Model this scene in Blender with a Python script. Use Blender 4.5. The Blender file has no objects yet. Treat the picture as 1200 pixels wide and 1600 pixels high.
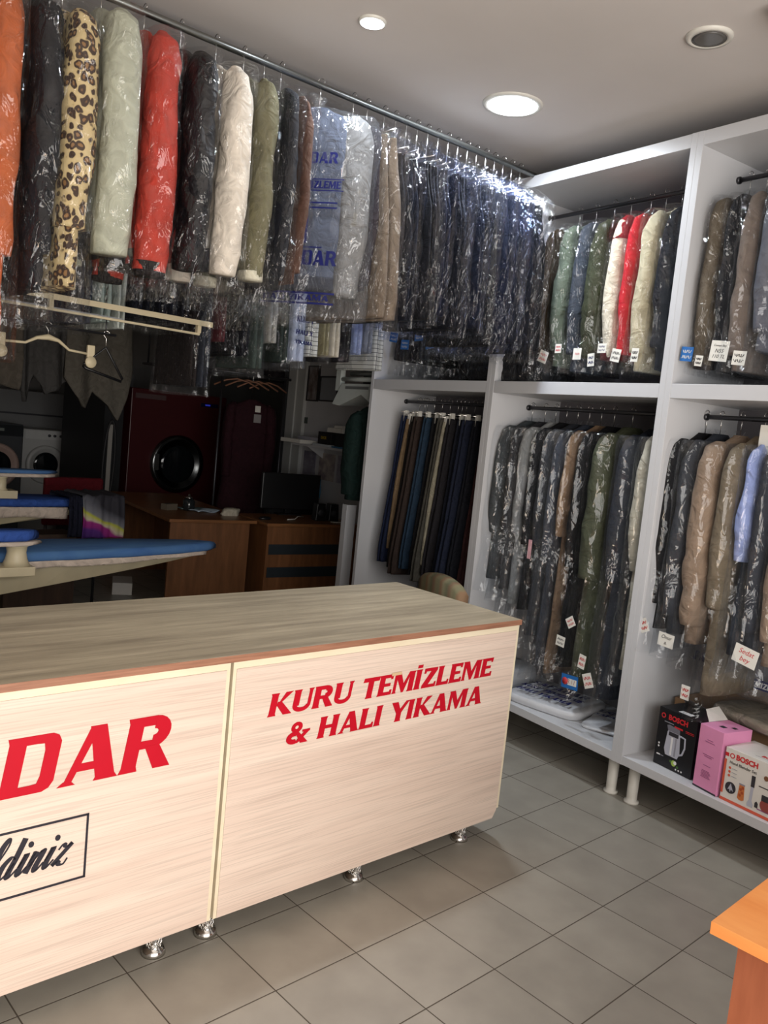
import bpy, math, random
import numpy as np
from mathutils import Matrix, Vector

# ------------------------------------------------------------------ camera, light, exposure
SC = bpy.context.scene
COL = SC.collection
cam_d = bpy.data.cameras.new('camera')
cam_d.sensor_fit = 'VERTICAL'; cam_d.sensor_height = 36.0; cam_d.lens = 29.244
cam_d.clip_start = 0.02; cam_d.clip_end = 60
cam = bpy.data.objects.new('camera', cam_d); COL.objects.link(cam)
R0 = (0.73062396, -0.67557315, 0.09894214)
R1 = (0.00455152, -0.14008843, -0.99012853)
R2 = (0.6827649, 0.72386197, -0.09927708)
cam.matrix_world = Matrix(((R0[0], -R1[0], -R2[0], -0.7813175), (R0[1], -R1[1], -R2[1], -2.0111142),
                           (R0[2], -R1[2], -R2[2], 1.5960781), (0, 0, 0, 1)))
SC.camera = cam
SC.view_settings.view_transform = 'Standard'
SC.view_settings.look = 'None'
SC.view_settings.gamma = 1.0
SC.view_settings.use_curve_mapping = False
SC.view_settings.exposure = 0.0
SC.cycles.transparent_max_bounces = 32
SC.cycles.max_bounces = 6
SC.cycles.diffuse_bounces = 3
SC.cycles.use_denoising = True
SC.cycles.sample_clamp_indirect = 6.0

world = bpy.data.worlds.new('world'); SC.world = world; world.use_nodes = True
bg = world.node_tree.nodes['Background']
bg.inputs['Color'].default_value = (0.80, 0.88, 1.0, 1); bg.inputs['Strength'].default_value = 0.9

CEIL = 3.12
def area(name, loc, rot, sx, sy, power, color, shape='RECTANGLE', spread=180):
    l = bpy.data.lights.new(name, 'AREA'); l.shape = shape; l.size = sx; l.size_y = sy
    l.energy = power; l.color = color; l.spread = math.radians(spread)
    o = bpy.data.objects.new(name, l); COL.objects.link(o); o.location = loc; o.rotation_euler = rot
    return o
# daylight through the open shop front behind the camera
area('shopfront_daylight', (-0.6, -3.62, 1.45), (math.radians(90), 0, 0), 4.2, 2.3, 178, (1.0, 0.95, 0.89))
# added warm fill, low in the shop front, to brighten the counter foot
area('low_warm_fill', (-1.3, -3.60, .45), (math.radians(98), 0, 0), 2.6, .45, 36, (1.0, .72, .45))
# ceiling lamps: (x, y, radius, power)
LAMPS = [(1.33, 0.56, 0.045, 7), (2.23, 0.60, 0.115, 22)]
for lx, ly, lr, lp in LAMPS:
    area('ceiling_lamp_light', (lx, ly, CEIL - 0.012), (0, 0, 0), lr * 2, lr * 2, lp, (0.86, 0.93, 1.0), 'DISK', 165)

# ------------------------------------------------------------------ helpers
def srgb(r, g, b):
    f = lambda c: (c / 12.92 if c <= 0.04045 else ((c + 0.055) / 1.055) ** 2.4)
    return tuple(f(v / 255.0) for v in (r, g, b))

class MB:
    def __init__(s): s.v = []; s.f = []; s.smooth = []
    def add(s, vs, fs, smooth=False):
        n = len(s.v); s.v += [tuple(map(float, p)) for p in vs]
        s.f += [tuple(i + n for i in f) for f in fs]; s.smooth += [smooth] * len(fs); return s
    def box(s, x0, x1, y0, y1, z0, z1):
        vs = [(x0, y0, z0), (x1, y0, z0), (x1, y1, z0), (x0, y1, z0), (x0, y0, z1), (x1, y0, z1), (x1, y1, z1), (x0, y1, z1)]
        return s.add(vs, [(0, 3, 2, 1), (4, 5, 6, 7), (0, 1, 5, 4), (1, 2, 6, 5), (2, 3, 7, 6), (3, 0, 4, 7)])
    def hexa(s, b, t):
        return s.add(list(b) + list(t), [(0, 3, 2, 1), (4, 5, 6, 7), (0, 1, 5, 4), (1, 2, 6, 5), (2, 3, 7, 6), (3, 0, 4, 7)])
    def loft(s, rings, cap=(True, True), smooth=True):
        n = len(rings[0]); m = len(rings); vs = [p for r in rings for p in r]; fs = []
        for i in range(m - 1):
            for j in range(n):
                k = (j + 1) % n
                fs.append((i * n + j, (i + 1) * n + j, (i + 1) * n + k, i * n + k))
        if cap[0]: fs.append(tuple(range(n)))
        if cap[1]: fs.append(tuple((m - 1) * n + j for j in reversed(range(n))))
        return s.add(vs, fs, smooth)
    def tube(s, path, r, n=8, closed=False, smooth=True):
        P = [Vector(p) for p in path]; rings = []; up = None
        R = r if isinstance(r, (list, tuple)) else [r] * len(P)
        for i, p in enumerate(P):
            a = P[i - 1] if (i > 0 or closed) else p
            b = P[(i + 1) % len(P)] if (i < len(P) - 1 or closed) else p
            t = (b - a).normalized()
            if up is None:
                up = Vector((0, 0, 1)) if abs(t.z) < .9 else Vector((1, 0, 0))
            u = (up - t * up.dot(t)).normalized(); up = u; w = t.cross(u)
            rings.append([tuple(p + (u * math.cos(2 * math.pi * k / n) + w * math.sin(2 * math.pi * k / n)) * R[i]) for k in range(n)])
        if closed: rings.append(rings[0])
        return s.loft(rings, cap=(not closed, not closed), smooth=smooth)
    def lathe(s, prof, cx=0, cy=0, n=28, smooth=True, axis='z', cap=(True, True)):
        rings = []
        for r, h in prof:
            ring = []
            for k in range(n):
                a = 2 * math.pi * k / n; c, d = r * math.cos(a), r * math.sin(a)
                ring.append((cx + c, cy + d, h) if axis == 'z' else ((cx + c, h, cy + d) if axis == 'y' else (h, cx + c, cy + d)))
            rings.append(ring)
        return s.loft(rings, smooth=smooth, cap=cap)
    def prism(s, pts, mp, th=0.001):
        """polygon (list of 2D points) given to mp(u,v,depth) -> 3D ; thin solid"""
        n = len(pts)
        vs = [mp(u, v, 0) for u, v in pts] + [mp(u, v, th) for u, v in pts]
        fs = [tuple(range(n)), tuple(reversed(range(n, 2 * n)))] + [(i, (i + 1) % n, n + (i + 1) % n, n + i) for i in range(n)]
        return s.add(vs, fs)
    def grid(s, fn, nu, nv, smooth=True):
        vs = [fn(i / nu, j / nv) for i in range(nu + 1) for j in range(nv + 1)]
        fs = [(i * (nv + 1) + j, (i + 1) * (nv + 1) + j, (i + 1) * (nv + 1) + j + 1, i * (nv + 1) + j + 1) for i in range(nu) for j in range(nv)]
        return s.add(vs, fs, smooth)
    def mesh(s, name, mat):
        me = bpy.data.meshes.new(name); me.from_pydata(s.v, [], s.f); me.update()
        me.polygons.foreach_set('use_smooth', s.smooth); me.materials.append(mat); return me
    def obj(s, name, mat, parent=None, loc=None, rotz=None, bevel=0):
        o = bpy.data.objects.new(name, s.mesh(name, mat)); COL.objects.link(o)
        if parent: o.parent = parent
        if loc: o.location = loc
        if rotz is not None: o.rotation_euler = (0, 0, rotz)
        if bevel:
            b = o.modifiers.new('bevel', 'BEVEL'); b.width = bevel; b.segments = 2; b.limit_method = 'ANGLE'
        return o

def tag(o, label, cat, group=None):
    o['label'] = label; o['category'] = cat
    if group: o['group'] = group
    return o
def empty(name, label, cat, loc=(0, 0, 0), rotz=0, group=None):
    o = bpy.data.objects.new(name, None); COL.objects.link(o); o.location = loc; o.rotation_euler = (0, 0, rotz)
    o.empty_display_size = 0.05
    return tag(o, label, cat, group)
def struct(o): o['kind'] = 'structure'; return o
ORD = ['first', 'second', 'third', 'fourth', 'fifth', 'sixth', 'seventh', 'eighth', 'ninth', 'tenth', 'eleventh', 'twelfth',
       'thirteenth', 'fourteenth', 'fifteenth', 'sixteenth', 'seventeenth', 'eighteenth', 'nineteenth', 'twentieth']

def solidify(o, th):
    m = o.modifiers.new('solidify', 'SOLIDIFY'); m.thickness = th; m.offset = 0; return o

# ------------------------------------------------------------------ materials
MATS = {}
def nodes_of(name):
    m = bpy.data.materials.new(name); m.use_nodes = True; nt = m.node_tree
    return m, nt, nt.nodes['Principled BSDF'], nt.nodes['Material Output']
def N(nt, typ, **kw):
    n = nt.nodes.new(typ)
    for k, v in kw.items():
        if k.startswith('i_'): n.inputs[k[2:].replace('_', ' ')].default_value = v
        else: setattr(n, k, v)
    return n
def L(nt, a, b): nt.links.new(a, b)
def coords(nt, scale=(1, 1, 1), kind='Object', rot=(0, 0, 0)):
    tc = N(nt, 'ShaderNodeTexCoord'); mp = N(nt, 'ShaderNodeMapping')
    mp.inputs['Scale'].default_value = scale; mp.inputs['Rotation'].default_value = rot
    L(nt, tc.outputs[kind], mp.inputs['Vector']); return mp.outputs['Vector']
def ramp(nt, fac, stops):
    r = N(nt, 'ShaderNodeValToRGB'); e = r.color_ramp.elements
    while len(e) < len(stops): e.new(0.5)
    for i, (p, c) in enumerate(stops): e[i].position = p; e[i].color = (*c, 1)
    L(nt, fac, r.inputs['Fac']); return r.outputs['Color']

def plain(name, col, rough=0.5, metal=0.0, spec=0.5, noise=0.0, nscale=20, bump=0.0):
    key = ('p', name)
    if key in MATS: return MATS[key]
    m, nt, b, out = nodes_of(name)
    b.inputs['Base Color'].default_value = (*col, 1); b.inputs['Roughness'].default_value = rough
    b.inputs['Metallic'].default_value = metal; b.inputs['Specular IOR Level'].default_value = spec
    t = N(nt, 'ShaderNodeTexNoise'); t.inputs['Scale'].default_value = nscale; t.inputs['Detail'].default_value = 4
    L(nt, coords(nt), t.inputs['Vector'])
    if noise or True:
        k = max(noise, 0.02)
        c = ramp(nt, t.outputs['Fac'], [(0.3, tuple(v * (1 - k) for v in col)), (0.7, tuple(min(1, v * (1 + k)) for v in col))])
        L(nt, c, b.inputs['Base Color'])
    if bump:
        bp = N(nt, 'ShaderNodeBump'); bp.inputs['Strength'].default_value = bump; bp.inputs['Distance'].default_value = 0.004
        L(nt, t.outputs['Fac'], bp.inputs['Height']); L(nt, bp.outputs['Normal'], b.inputs['Normal'])
    MATS[key] = m; return m

def fabric(rgb, rough=0.85, scale=14, knit=False):
    key = ('f', rgb, rough)
    if key in MATS: return MATS[key]
    col = srgb(*rgb)
    m, nt, b, out = nodes_of('fabric')
    v = coords(nt)
    t = N(nt, 'ShaderNodeTexNoise'); t.inputs['Scale'].default_value = scale; t.inputs['Detail'].default_value = 3; t.inputs['Distortion'].default_value = 1.5
    L(nt, v, t.inputs['Vector'])
    c = ramp(nt, t.outputs['Fac'], [(0.3, tuple(x * .82 for x in col)), (0.7, tuple(min(1, x * 1.15) for x in col))])
    L(nt, c, b.inputs['Base Color'])
    w = N(nt, 'ShaderNodeTexNoise'); w.inputs['Scale'].default_value = 60; w.inputs['Detail'].default_value = 3
    L(nt, v, w.inputs['Vector'])
    bp = N(nt, 'ShaderNodeBump'); bp.inputs['Strength'].default_value = .7; bp.inputs['Distance'].default_value = 0.02
    L(nt, t.outputs['Fac'], bp.inputs['Height']); 
    bp2 = N(nt, 'ShaderNodeBump'); bp2.inputs['Strength'].default_value = .2; bp2.inputs['Distance'].default_value = 0.004
    L(nt, w.outputs['Fac'], bp2.inputs['Height']); L(nt, bp.outputs['Normal'], bp2.inputs['Normal'])
    L(nt, bp2.outputs['Normal'], b.inputs['Normal'])
    b.inputs['Roughness'].default_value = rough
    b.inputs['Specular IOR Level'].default_value = 0.25
    MATS[key] = m; return m

def leopard():
    if 'leo' in MATS: return MATS['leo']
    m, nt, b, out = nodes_of('leopard_fur')
    v = coords(nt, (1, 1, .85))
    w = N(nt, 'ShaderNodeTexNoise'); w.inputs['Scale'].default_value = 26; L(nt, v, w.inputs['Vector'])
    mx = N(nt, 'ShaderNodeVectorMath', operation='MULTIPLY_ADD')
    L(nt, w.outputs['Color'], mx.inputs[0]); mx.inputs[1].default_value = (.03, .03, .03); L(nt, v, mx.inputs[2])
    vo = N(nt, 'ShaderNodeTexVoronoi'); vo.inputs['Scale'].default_value = 38; vo.inputs['Randomness'].default_value = .65
    L(nt, mx.outputs['Vector'], vo.inputs['Vector'])
    c = ramp(nt, vo.outputs['Distance'], [(0.0, srgb(150, 112, 70)), (0.22, srgb(132, 98, 62)), (0.27, srgb(58, 42, 34)), (0.47, srgb(62, 46, 36)), (0.54, srgb(196, 174, 128)), (1, srgb(206, 188, 146))])
    L(nt, c, b.inputs['Base Color']); b.inputs['Roughness'].default_value = .9
    MATS['leo'] = m; return m

def plastic_film(name, tint=(1, 1, 1), milky=0.02, gl=0.04, scale=22, rough=.035):
    if name in MATS: return MATS[name]
    m, nt, b, out = nodes_of(name); nt.nodes.remove(b)
    v = coords(nt, (1, 1, .55), 'Object', (.3, .2, .1))
    n1 = N(nt, 'ShaderNodeTexNoise', noise_type='RIDGED_MULTIFRACTAL') if False else N(nt, 'ShaderNodeTexNoise')
    n1.inputs['Scale'].default_value = scale; n1.inputs['Detail'].default_value = 3; n1.inputs['Distortion'].default_value = 1.2
    L(nt, v, n1.inputs['Vector'])
    vo = N(nt, 'ShaderNodeTexVoronoi', feature='F1'); vo.inputs['Scale'].default_value = scale * .8
    L(nt, n1.outputs['Color'], vo.inputs['Vector'])
    v2 = N(nt, 'ShaderNodeVectorMath', operation='MULTIPLY_ADD'); L(nt, n1.outputs['Color'], v2.inputs[0])
    v2.inputs[1].default_value = (.05, .05, .05); L(nt, v, v2.inputs[2]); L(nt, v2.outputs['Vector'], vo.inputs['Vector'])
    ad = N(nt, 'ShaderNodeMath', operation='ADD'); L(nt, n1.outputs['Fac'], ad.inputs[0]); L(nt, vo.outputs['Distance'], ad.inputs[1])
    bp = N(nt, 'ShaderNodeBump'); bp.inputs['Strength'].default_value = 1.0; bp.inputs['Distance'].default_value = 0.03
    mk = N(nt, 'ShaderNodeTexNoise'); mk.inputs['Scale'].default_value = 7; mk.inputs['Detail'].default_value = 2; L(nt, v, mk.inputs['Vector'])
    mr = N(nt, 'ShaderNodeMapRange'); L(nt, mk.outputs['Fac'], mr.inputs[0]); mr.inputs[1].default_value = .38; mr.inputs[2].default_value = .62; mr.inputs[3].default_value = .12; mr.inputs[4].default_value = 1.0
    L(nt, mr.outputs[0], bp.inputs['Strength'])
    L(nt, ad.outputs[0], bp.inputs['Height'])
    tr = N(nt, 'ShaderNodeBsdfTransparent'); tr.inputs['Color'].default_value = (*tint, 1)
    gs = N(nt, 'ShaderNodeBsdfGlossy'); gs.inputs['Roughness'].default_value = rough; gs.inputs['Color'].default_value = (1, 1, 1, 1)
    df = N(nt, 'ShaderNodeBsdfDiffuse'); df.inputs['Color'].default_value = (.85, .88, .92, 1)
    L(nt, bp.outputs['Normal'], gs.inputs['Normal'])
    lw = N(nt, 'ShaderNodeLayerWeight'); lw.inputs['Blend'].default_value = .18
    L(nt, bp.outputs['Normal'], lw.inputs['Normal'])
    mm = N(nt, 'ShaderNodeMath', operation='MULTIPLY_ADD'); L(nt, lw.outputs['Fresnel'], mm.inputs[0]); mm.inputs[1].default_value = .15; mm.inputs[2].default_value = gl
    m1 = N(nt, 'ShaderNodeMixShader'); m1.inputs['Fac'].default_value = milky
    L(nt, tr.outputs[0], m1.inputs[1]); L(nt, df.outputs[0], m1.inputs[2])
    m2 = N(nt, 'ShaderNodeMixShader'); L(nt, mm.outputs[0], m2.inputs['Fac']); L(nt, m1.outputs[0], m2.inputs[1]); L(nt, gs.outputs[0], m2.inputs[2])
    L(nt, m2.outputs[0], out.inputs['Surface'])
    MATS[name] = m; return m

def wood(name, c1, c2, scale=(1, 12, 12), rough=.5, detail=6, nscale=3.0, bump=.1, fine=None):
    if name in MATS: return MATS[name]
    m, nt, b, out = nodes_of(name)
    v = coords(nt, scale)
    t = N(nt, 'ShaderNodeTexNoise'); t.inputs['Scale'].default_value = nscale; t.inputs['Detail'].default_value = detail
    t.inputs['Roughness'].default_value = .6; t.inputs['Distortion'].default_value = .15
    L(nt, v, t.inputs['Vector'])
    c = ramp(nt, t.outputs['Fac'], [(0.3, c1), (0.7, c2)])
    if fine:
        t2 = N(nt, 'ShaderNodeTexNoise'); t2.inputs['Scale'].default_value = fine[0]; t2.inputs['Detail'].default_value = 3
        v2 = coords(nt, fine[1]); L(nt, v2, t2.inputs['Vector'])
        k = ramp(nt, t2.outputs['Fac'], [(0.38, (fine[2],) * 3), (0.52, (1, 1, 1))])
        mx = N(nt, 'ShaderNodeMix', data_type='RGBA', blend_type='MULTIPLY'); mx.inputs[0].default_value = 1
        L(nt, c, mx.inputs[6]); L(nt, k, mx.inputs[7]); c = mx.outputs[2]
    L(nt, c, b.inputs['Base Color']); b.inputs['Roughness'].default_value = rough
    bp = N(nt, 'ShaderNodeBump'); bp.inputs['Strength'].default_value = bump; bp.inputs['Distance'].default_value = .002
    L(nt, t.outputs['Fac'], bp.inputs['Height']); L(nt, bp.outputs['Normal'], b.inputs['Normal'])
    MATS[name] = m; return m

def emit(name, col, st):
    if name in MATS: return MATS[name]
    m, nt, b, out = nodes_of(name)
    b.inputs['Base Color'].default_value = (*col, 1); b.inputs['Emission Color'].default_value = (*col, 1)
    b.inputs['Emission Strength'].default_value = st; MATS[name] = m; return m

def floor_mat():
    m, nt, b, out = nodes_of('floor_tiles')
    tc = N(nt, 'ShaderNodeTexCoord'); sp = N(nt, 'ShaderNodeSeparateXYZ'); L(nt, tc.outputs['Object'], sp.inputs[0])
    def line(sock, off):
        a = N(nt, 'ShaderNodeMath', operation='MULTIPLY_ADD'); L(nt, sock, a.inputs[0]); a.inputs[1].default_value = 1 / .3; a.inputs[2].default_value = 100 + off
        fr = N(nt, 'ShaderNodeMath', operation='FRACT'); L(nt, a.outputs[0], fr.inputs[0])
        s = N(nt, 'ShaderNodeMath', operation='SUBTRACT'); s.inputs[0].default_value = .5; L(nt, fr.outputs[0], s.inputs[1])
        ab = N(nt, 'ShaderNodeMath', operation='ABSOLUTE'); L(nt, s.outputs[0], ab.inputs[0])
        fl = N(nt, 'ShaderNodeMath', operation='FLOOR'); L(nt, a.outputs[0], fl.inputs[0])
        return ab.outputs[0], fl.outputs[0]
    ax, fx = line(sp.outputs['X'], 0); ay, fy = line(sp.outputs['Y'], 0)
    mxm = N(nt, 'ShaderNodeMath', operation='MAXIMUM'); L(nt, ax, mxm.inputs[0]); L(nt, ay, mxm.inputs[1])
    g = N(nt, 'ShaderNodeMapRange'); L(nt, mxm.outputs[0], g.inputs[0]); g.inputs[1].default_value = .492; g.inputs[2].default_value = .4955
    cb = N(nt, 'ShaderNodeCombineXYZ'); L(nt, fx, cb.inputs[0]); L(nt, fy, cb.inputs[1])
    wn = N(nt, 'ShaderNodeTexWhiteNoise'); L(nt, cb.outputs[0], wn.inputs['Vector'])
    n = N(nt, 'ShaderNodeTexNoise'); n.inputs['Scale'].default_value = 6; n.inputs['Detail'].default_value = 8; L(nt, tc.outputs['Object'], n.inputs['Vector'])
    ad = N(nt, 'ShaderNodeMath', operation='MULTIPLY_ADD'); L(nt, wn.outputs['Value'], ad.inputs[0]); ad.inputs[1].default_value = .25; L(nt, n.outputs['Fac'], ad.inputs[2])
    c = ramp(nt, ad.outputs[0], [(0.35, srgb(142, 137, 127)), (0.85, srgb(160, 155, 144))])
    mx = N(nt, 'ShaderNodeMix', data_type='RGBA'); L(nt, g.outputs[0], mx.inputs[0]); L(nt, c, mx.inputs[6]); mx.inputs[7].default_value = (*srgb(78, 70, 60), 1)
    L(nt, mx.outputs[2], b.inputs['Base Color'])
    rr = N(nt, 'ShaderNodeMapRange'); L(nt, g.outputs[0], rr.inputs[0]); rr.inputs[3].default_value = .38; rr.inputs[4].default_value = .9
    L(nt, rr.outputs[0], b.inputs['Roughness'])
    iv = N(nt, 'ShaderNodeMath', operation='SUBTRACT'); iv.inputs[0].default_value = 1; L(nt, g.outputs[0], iv.inputs[1])
    bp = N(nt, 'ShaderNodeBump'); bp.inputs['Strength'].default_value = .5; bp.inputs['Distance'].default_value = .002; L(nt, iv.outputs[0], bp.inputs['Height'])
    L(nt, bp.outputs['Normal'], b.inputs['Normal'])
    return m

WHITE = plain('white_laminate', srgb(204, 205, 208), .35, noise=.03, nscale=3)
CHROME = plain('chrome', srgb(215, 213, 210), .18, metal=1)
STEEL = plain('brushed_steel', srgb(140, 142, 140), .35, metal=1)
DSTEEL = plain('dark_steel', srgb(80, 80, 84), .4, metal=.8)
WPLAS = plain('white_plastic', srgb(222, 220, 212), .4)
BPLAS = plain('black_plastic', srgb(20, 20, 22), .35)
PAPER = plain('white_paper', srgb(232, 230, 222), .8)
CREAM_METAL = plain('cream_painted_metal', srgb(205, 192, 160), .45, noise=.08, nscale=8)
RED_VINYL = plain('red_vinyl', srgb(182, 8, 34), .45, spec=.25)
NAVY_VINYL = plain('navy_vinyl', srgb(30, 28, 40), .45)
NAVY_INK = plain('navy_ink', srgb(24, 30, 92), .4)
BLACK_INK = plain('black_ink', srgb(30, 28, 34), .7)
RED_INK = plain('red_ink', srgb(200, 60, 64), .7)
BLUE_TAG = plain('blue_card', srgb(40, 110, 185), .5)
COUNTER_TOP = wood('counter_top_laminate', srgb(148, 134, 112), srgb(196, 180, 152), (.7, 9, 9), .42, 6, 2.2, .05, (9, (1, 40, 40), .86))
EDGE_BAND = wood('brown_edge_band', srgb(132, 90, 70), srgb(164, 118, 94), (1, 6, 20), .5, 5, 5)
PANEL = wood('pale_panel_laminate', srgb(208, 186, 172), srgb(228, 210, 196), (.16, 1, 5), .45, 5, 3.0, .04, (30, (.10, 1, 8), .84))
PANEL_EDGE = wood('cream_edge_strip', srgb(218, 204, 176), srgb(232, 220, 196), (1, 1, 4), .5)
DESK = wood('brown_desk_laminate', srgb(110, 70, 40), srgb(140, 92, 56), (9, 9, 1.2), .45, 6, 2.5)
DESK_TOP = wood('brown_desk_top_laminate', srgb(120, 78, 44), srgb(150, 100, 60), (1.2, 9, 9), .35, 6, 2.5)
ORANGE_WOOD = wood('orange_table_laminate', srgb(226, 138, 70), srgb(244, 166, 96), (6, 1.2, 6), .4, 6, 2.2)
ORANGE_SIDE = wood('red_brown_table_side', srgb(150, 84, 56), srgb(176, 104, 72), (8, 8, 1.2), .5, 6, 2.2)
FILM = plastic_film('clear_garment_film', (.975, .98, .985), .003, .045)
FILM_MILKY = plastic_film('milky_garment_film', (.95, .96, .97), .018, .035, 14, .08)
FILM_BAY = plastic_film('soft_clear_garment_film', (.97, .975, .98), .006, .028, 13, .06)
FILM_BLUE = plastic_film('bluish_garment_film', (.88, .91, 1.0), .003, .045)
FILM_PRINT = plastic_film('printed_garment_film', (.93, .95, .99), .03, .055, 18, .05)

# ------------------------------------------------------------------ lettering
def arc(cx, cy, r0, r1, a0, a1, n=10, ry=1.0):
    o = [(cx + r1 * math.cos(math.radians(a0 + (a1 - a0) * i / n)), cy + ry * r1 * math.sin(math.radians(a0 + (a1 - a0) * i / n))) for i in range(n + 1)]
    q = [(cx + r0 * math.cos(math.radians(a1 - (a1 - a0) * i / n)), cy + (ry * r1 - (r1 - r0)) * math.sin(math.radians(a1 - (a1 - a0) * i / n))) for i in range(n + 1)]
    return [[o[i], o[i + 1], q[n - i - 1], q[n - i]] for i in range(n)]
def stem(x, w, y0=0., y1=1.):
    f = .035
    return [[(x - f, y0), (x + w + f, y0), (x + w, y0 + .1), (x, y0 + .1)], [(x, y0 + .1), (x + w, y0 + .1), (x + w, y1 - .1), (x, y1 - .1)],
            [(x, y1 - .1), (x + w, y1 - .1), (x + w + f, y1), (x - f, y1)]]
def bar(x0, x1, y0, y1): return [[(x0, y0), (x1, y0), (x1, y1), (x0, y1)]]
W = .27
GLYPH = {
    'K': (.92, stem(0, W) + [[(W, .42), (W + .10, .60), (.58, 1), (.88, 1), (.44, .56)], [(.30, .62), (.48, .58), (.98, 0), (.62, 0), (W, .46)]]),
    'U': (.86, stem(0, W, .3, 1)[1:] + bar(0, W, .28, .45) + arc(.39, .30, .20, .39, 180, 360, 12, .78) + bar(.64, .78, .28, .9) + [[(.64, .9), (.78, .9), (.83, 1), (.60, 1)]]),
    'R': (.90, stem(0, W) + bar(W, .50, .82, 1) + bar(W, .50, .40, .55) + arc(.48, .70, .08, .32, -90, 90, 10, .94) + [[(.36, .44), (.62, .46), (.92, 0), (.60, 0)]]),
    'D': (.88, stem(0, W) + bar(W, .44, .85, 1) + bar(W, .44, 0, .15) + bar(.58, .82, .28, .72) + [[(.44, 1), (.44, .85), (.55, .84), (.58, .72), (.82, .72), (.82, .84), (.76, .95), (.66, 1)]]
          + [[(.44, 0), (.66, 0), (.76, .05), (.82, .16), (.82, .28), (.58, .28), (.55, .16), (.44, .15)]]),
    'T': (.80, [[(.0, .80), (.80, .80), (.84, 1), (.03, 1)]] + stem(.27, W, 0, .95)),
    'E': (.72, stem(0, W) + bar(W, .64, .84, 1) + bar(W, .58, .43, .58) + bar(W, .66, 0, .16) + [[(.56, .76), (.66, .76), (.68, 1), (.56, 1)], [(.56, 0), (.70, 0), (.70, .25), (.60, .25)]]),
    'M': (1.12, stem(0, .15) + [[(.0, 1), (.30, 1), (.58, .30), (.48, .0)], [(.46, .0), (.58, 0), (.86, 1), (.76, 1), (.50, .38)]] + stem(.80, W)),
    'I': (.36, stem(0, W)),
    '\u0130': (.36, stem(0, W) + bar(.0, W, 1.08, 1.24)),
    'Z': (.80, bar(.02, .76, .84, 1) + bar(0, .78, 0, .16) + [[(0, .14), (.34, .16), (.76, .86), (.42, .86)], [(.02, .74), (.12, .74), (.16, 1), (.02, 1)], [(.64, 0), (.78, 0), (.78, .26), (.70, .26)]]),
    'L': (.70, stem(0, W) + bar(W, .66, 0, .16) + [[(.54, 0), (.68, 0), (.68, .26), (.60, .26)]]),
    'H': (.94, stem(0, W) + bar(W, .60, .42, .58) + stem(.58, W)),
    'A': (.96, [[(.04, 0), (.17, 0), (.50, .98), (.34, 1)], [(.32, 1), (.60, 1), (.94, 0), (.60, 0)], [(.22, .22), (.62, .22), (.62, .36), (.26, .36)], [(-.04, 0), (.26, 0), (.17, .08), (.05, .08)], [(.56, 0), (.98, 0), (.90, .1), (.60, .1)]]),
    'Y': (.88, stem(.30, W, 0, .5)[:2] + bar(.30, .30 + W, .3, .46) + [[(-.04, 1), (.30, 1), (.50, .56), (.57, .44), (.30, .40)], [(.40, .44), (.57, .44), (.92, 1), (.74, 1), (.46, .60)]]),
    '&': (1.00, arc(.38, .76, .08, .25, 0, 360, 14) + arc(.34, .29, .12, .34, 60, 300, 14, .86) + [[(.26, .66), (.44, .60), (1.0, .0), (.66, 0)], [(.52, .02), (.66, .14), (.96, .50), (.78, .54), (.50, .20), (.42, .02)], [(.66, .50), (1.0, .50), (1.0, .60), (.66, .60)], [(.2, .50), (.42, .62), (.52, .56), (.36, .40)]]),
    'S': (.70, arc(.36, .73, .12, .30, 20, 270, 12, .9) + arc(.34, .27, .12, .30, -160, 90, 12, .9)),
    'F': (.68, stem(0, W) + bar(W, .66, .84, 1) + bar(W, .56, .42, .57)),
    'C': (.76, arc(.40, .50, .22, .42, 50, 310, 16, 1.19)),
    'V': (.84, [[(-.02, 1), (.28, 1), (.50, .2), (.40, 0), (.34, 0)], [(.36, 0), (.48, 0), (.86, 1), (.72, 1), (.42, .3)]]),
    'G': (.80, arc(.40, .50, .20, .42, 40, 330, 16, 1.19) + bar(.5, .8, .36, .5)),
    'O': (.84, arc(.42, .50, .22, .42, 0, 360, 18, 1.19)),
    'B': (.80, stem(0, W) + bar(W, .42, .84, 1) + bar(W, .42, .44, .58) + bar(W, .42, 0, .15) + arc(.42, .74, .08, .26, -90, 90, 8) + arc(.44, .28, .10, .30, -90, 90, 8, .95)),
    'N': (.90, stem(0, .16) + [[(0, 1), (.28, 1), (.80, 0), (.56, 0)]] + stem(.66, .16)),
    ' ': (.34, []),
}
def lettering(mb, text, x0, x1, z0, h, mp, shear=.18, th=.0012, gap=.055, keep=None):
    """lay text between x0 and x1 (baseline z0, cap height h) through mp(x, z, depth)"""
    tot = sum(GLYPH[c][0] + gap for c in text) - gap; sx = (x1 - x0 - shear * h) / tot; x = x0
    for ch in text:
        w, polys = GLYPH[ch]
        if keep is None or (x >= keep):
            for k, p in enumerate(polys):
                mb.prism([(x + u * sx + v * h * shear, z0 + v * h) for u, v in p], lambda a, b, d, k=k: mp(a, b, d + .00004 * k), th)
        x += (w + gap) * sx
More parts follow.
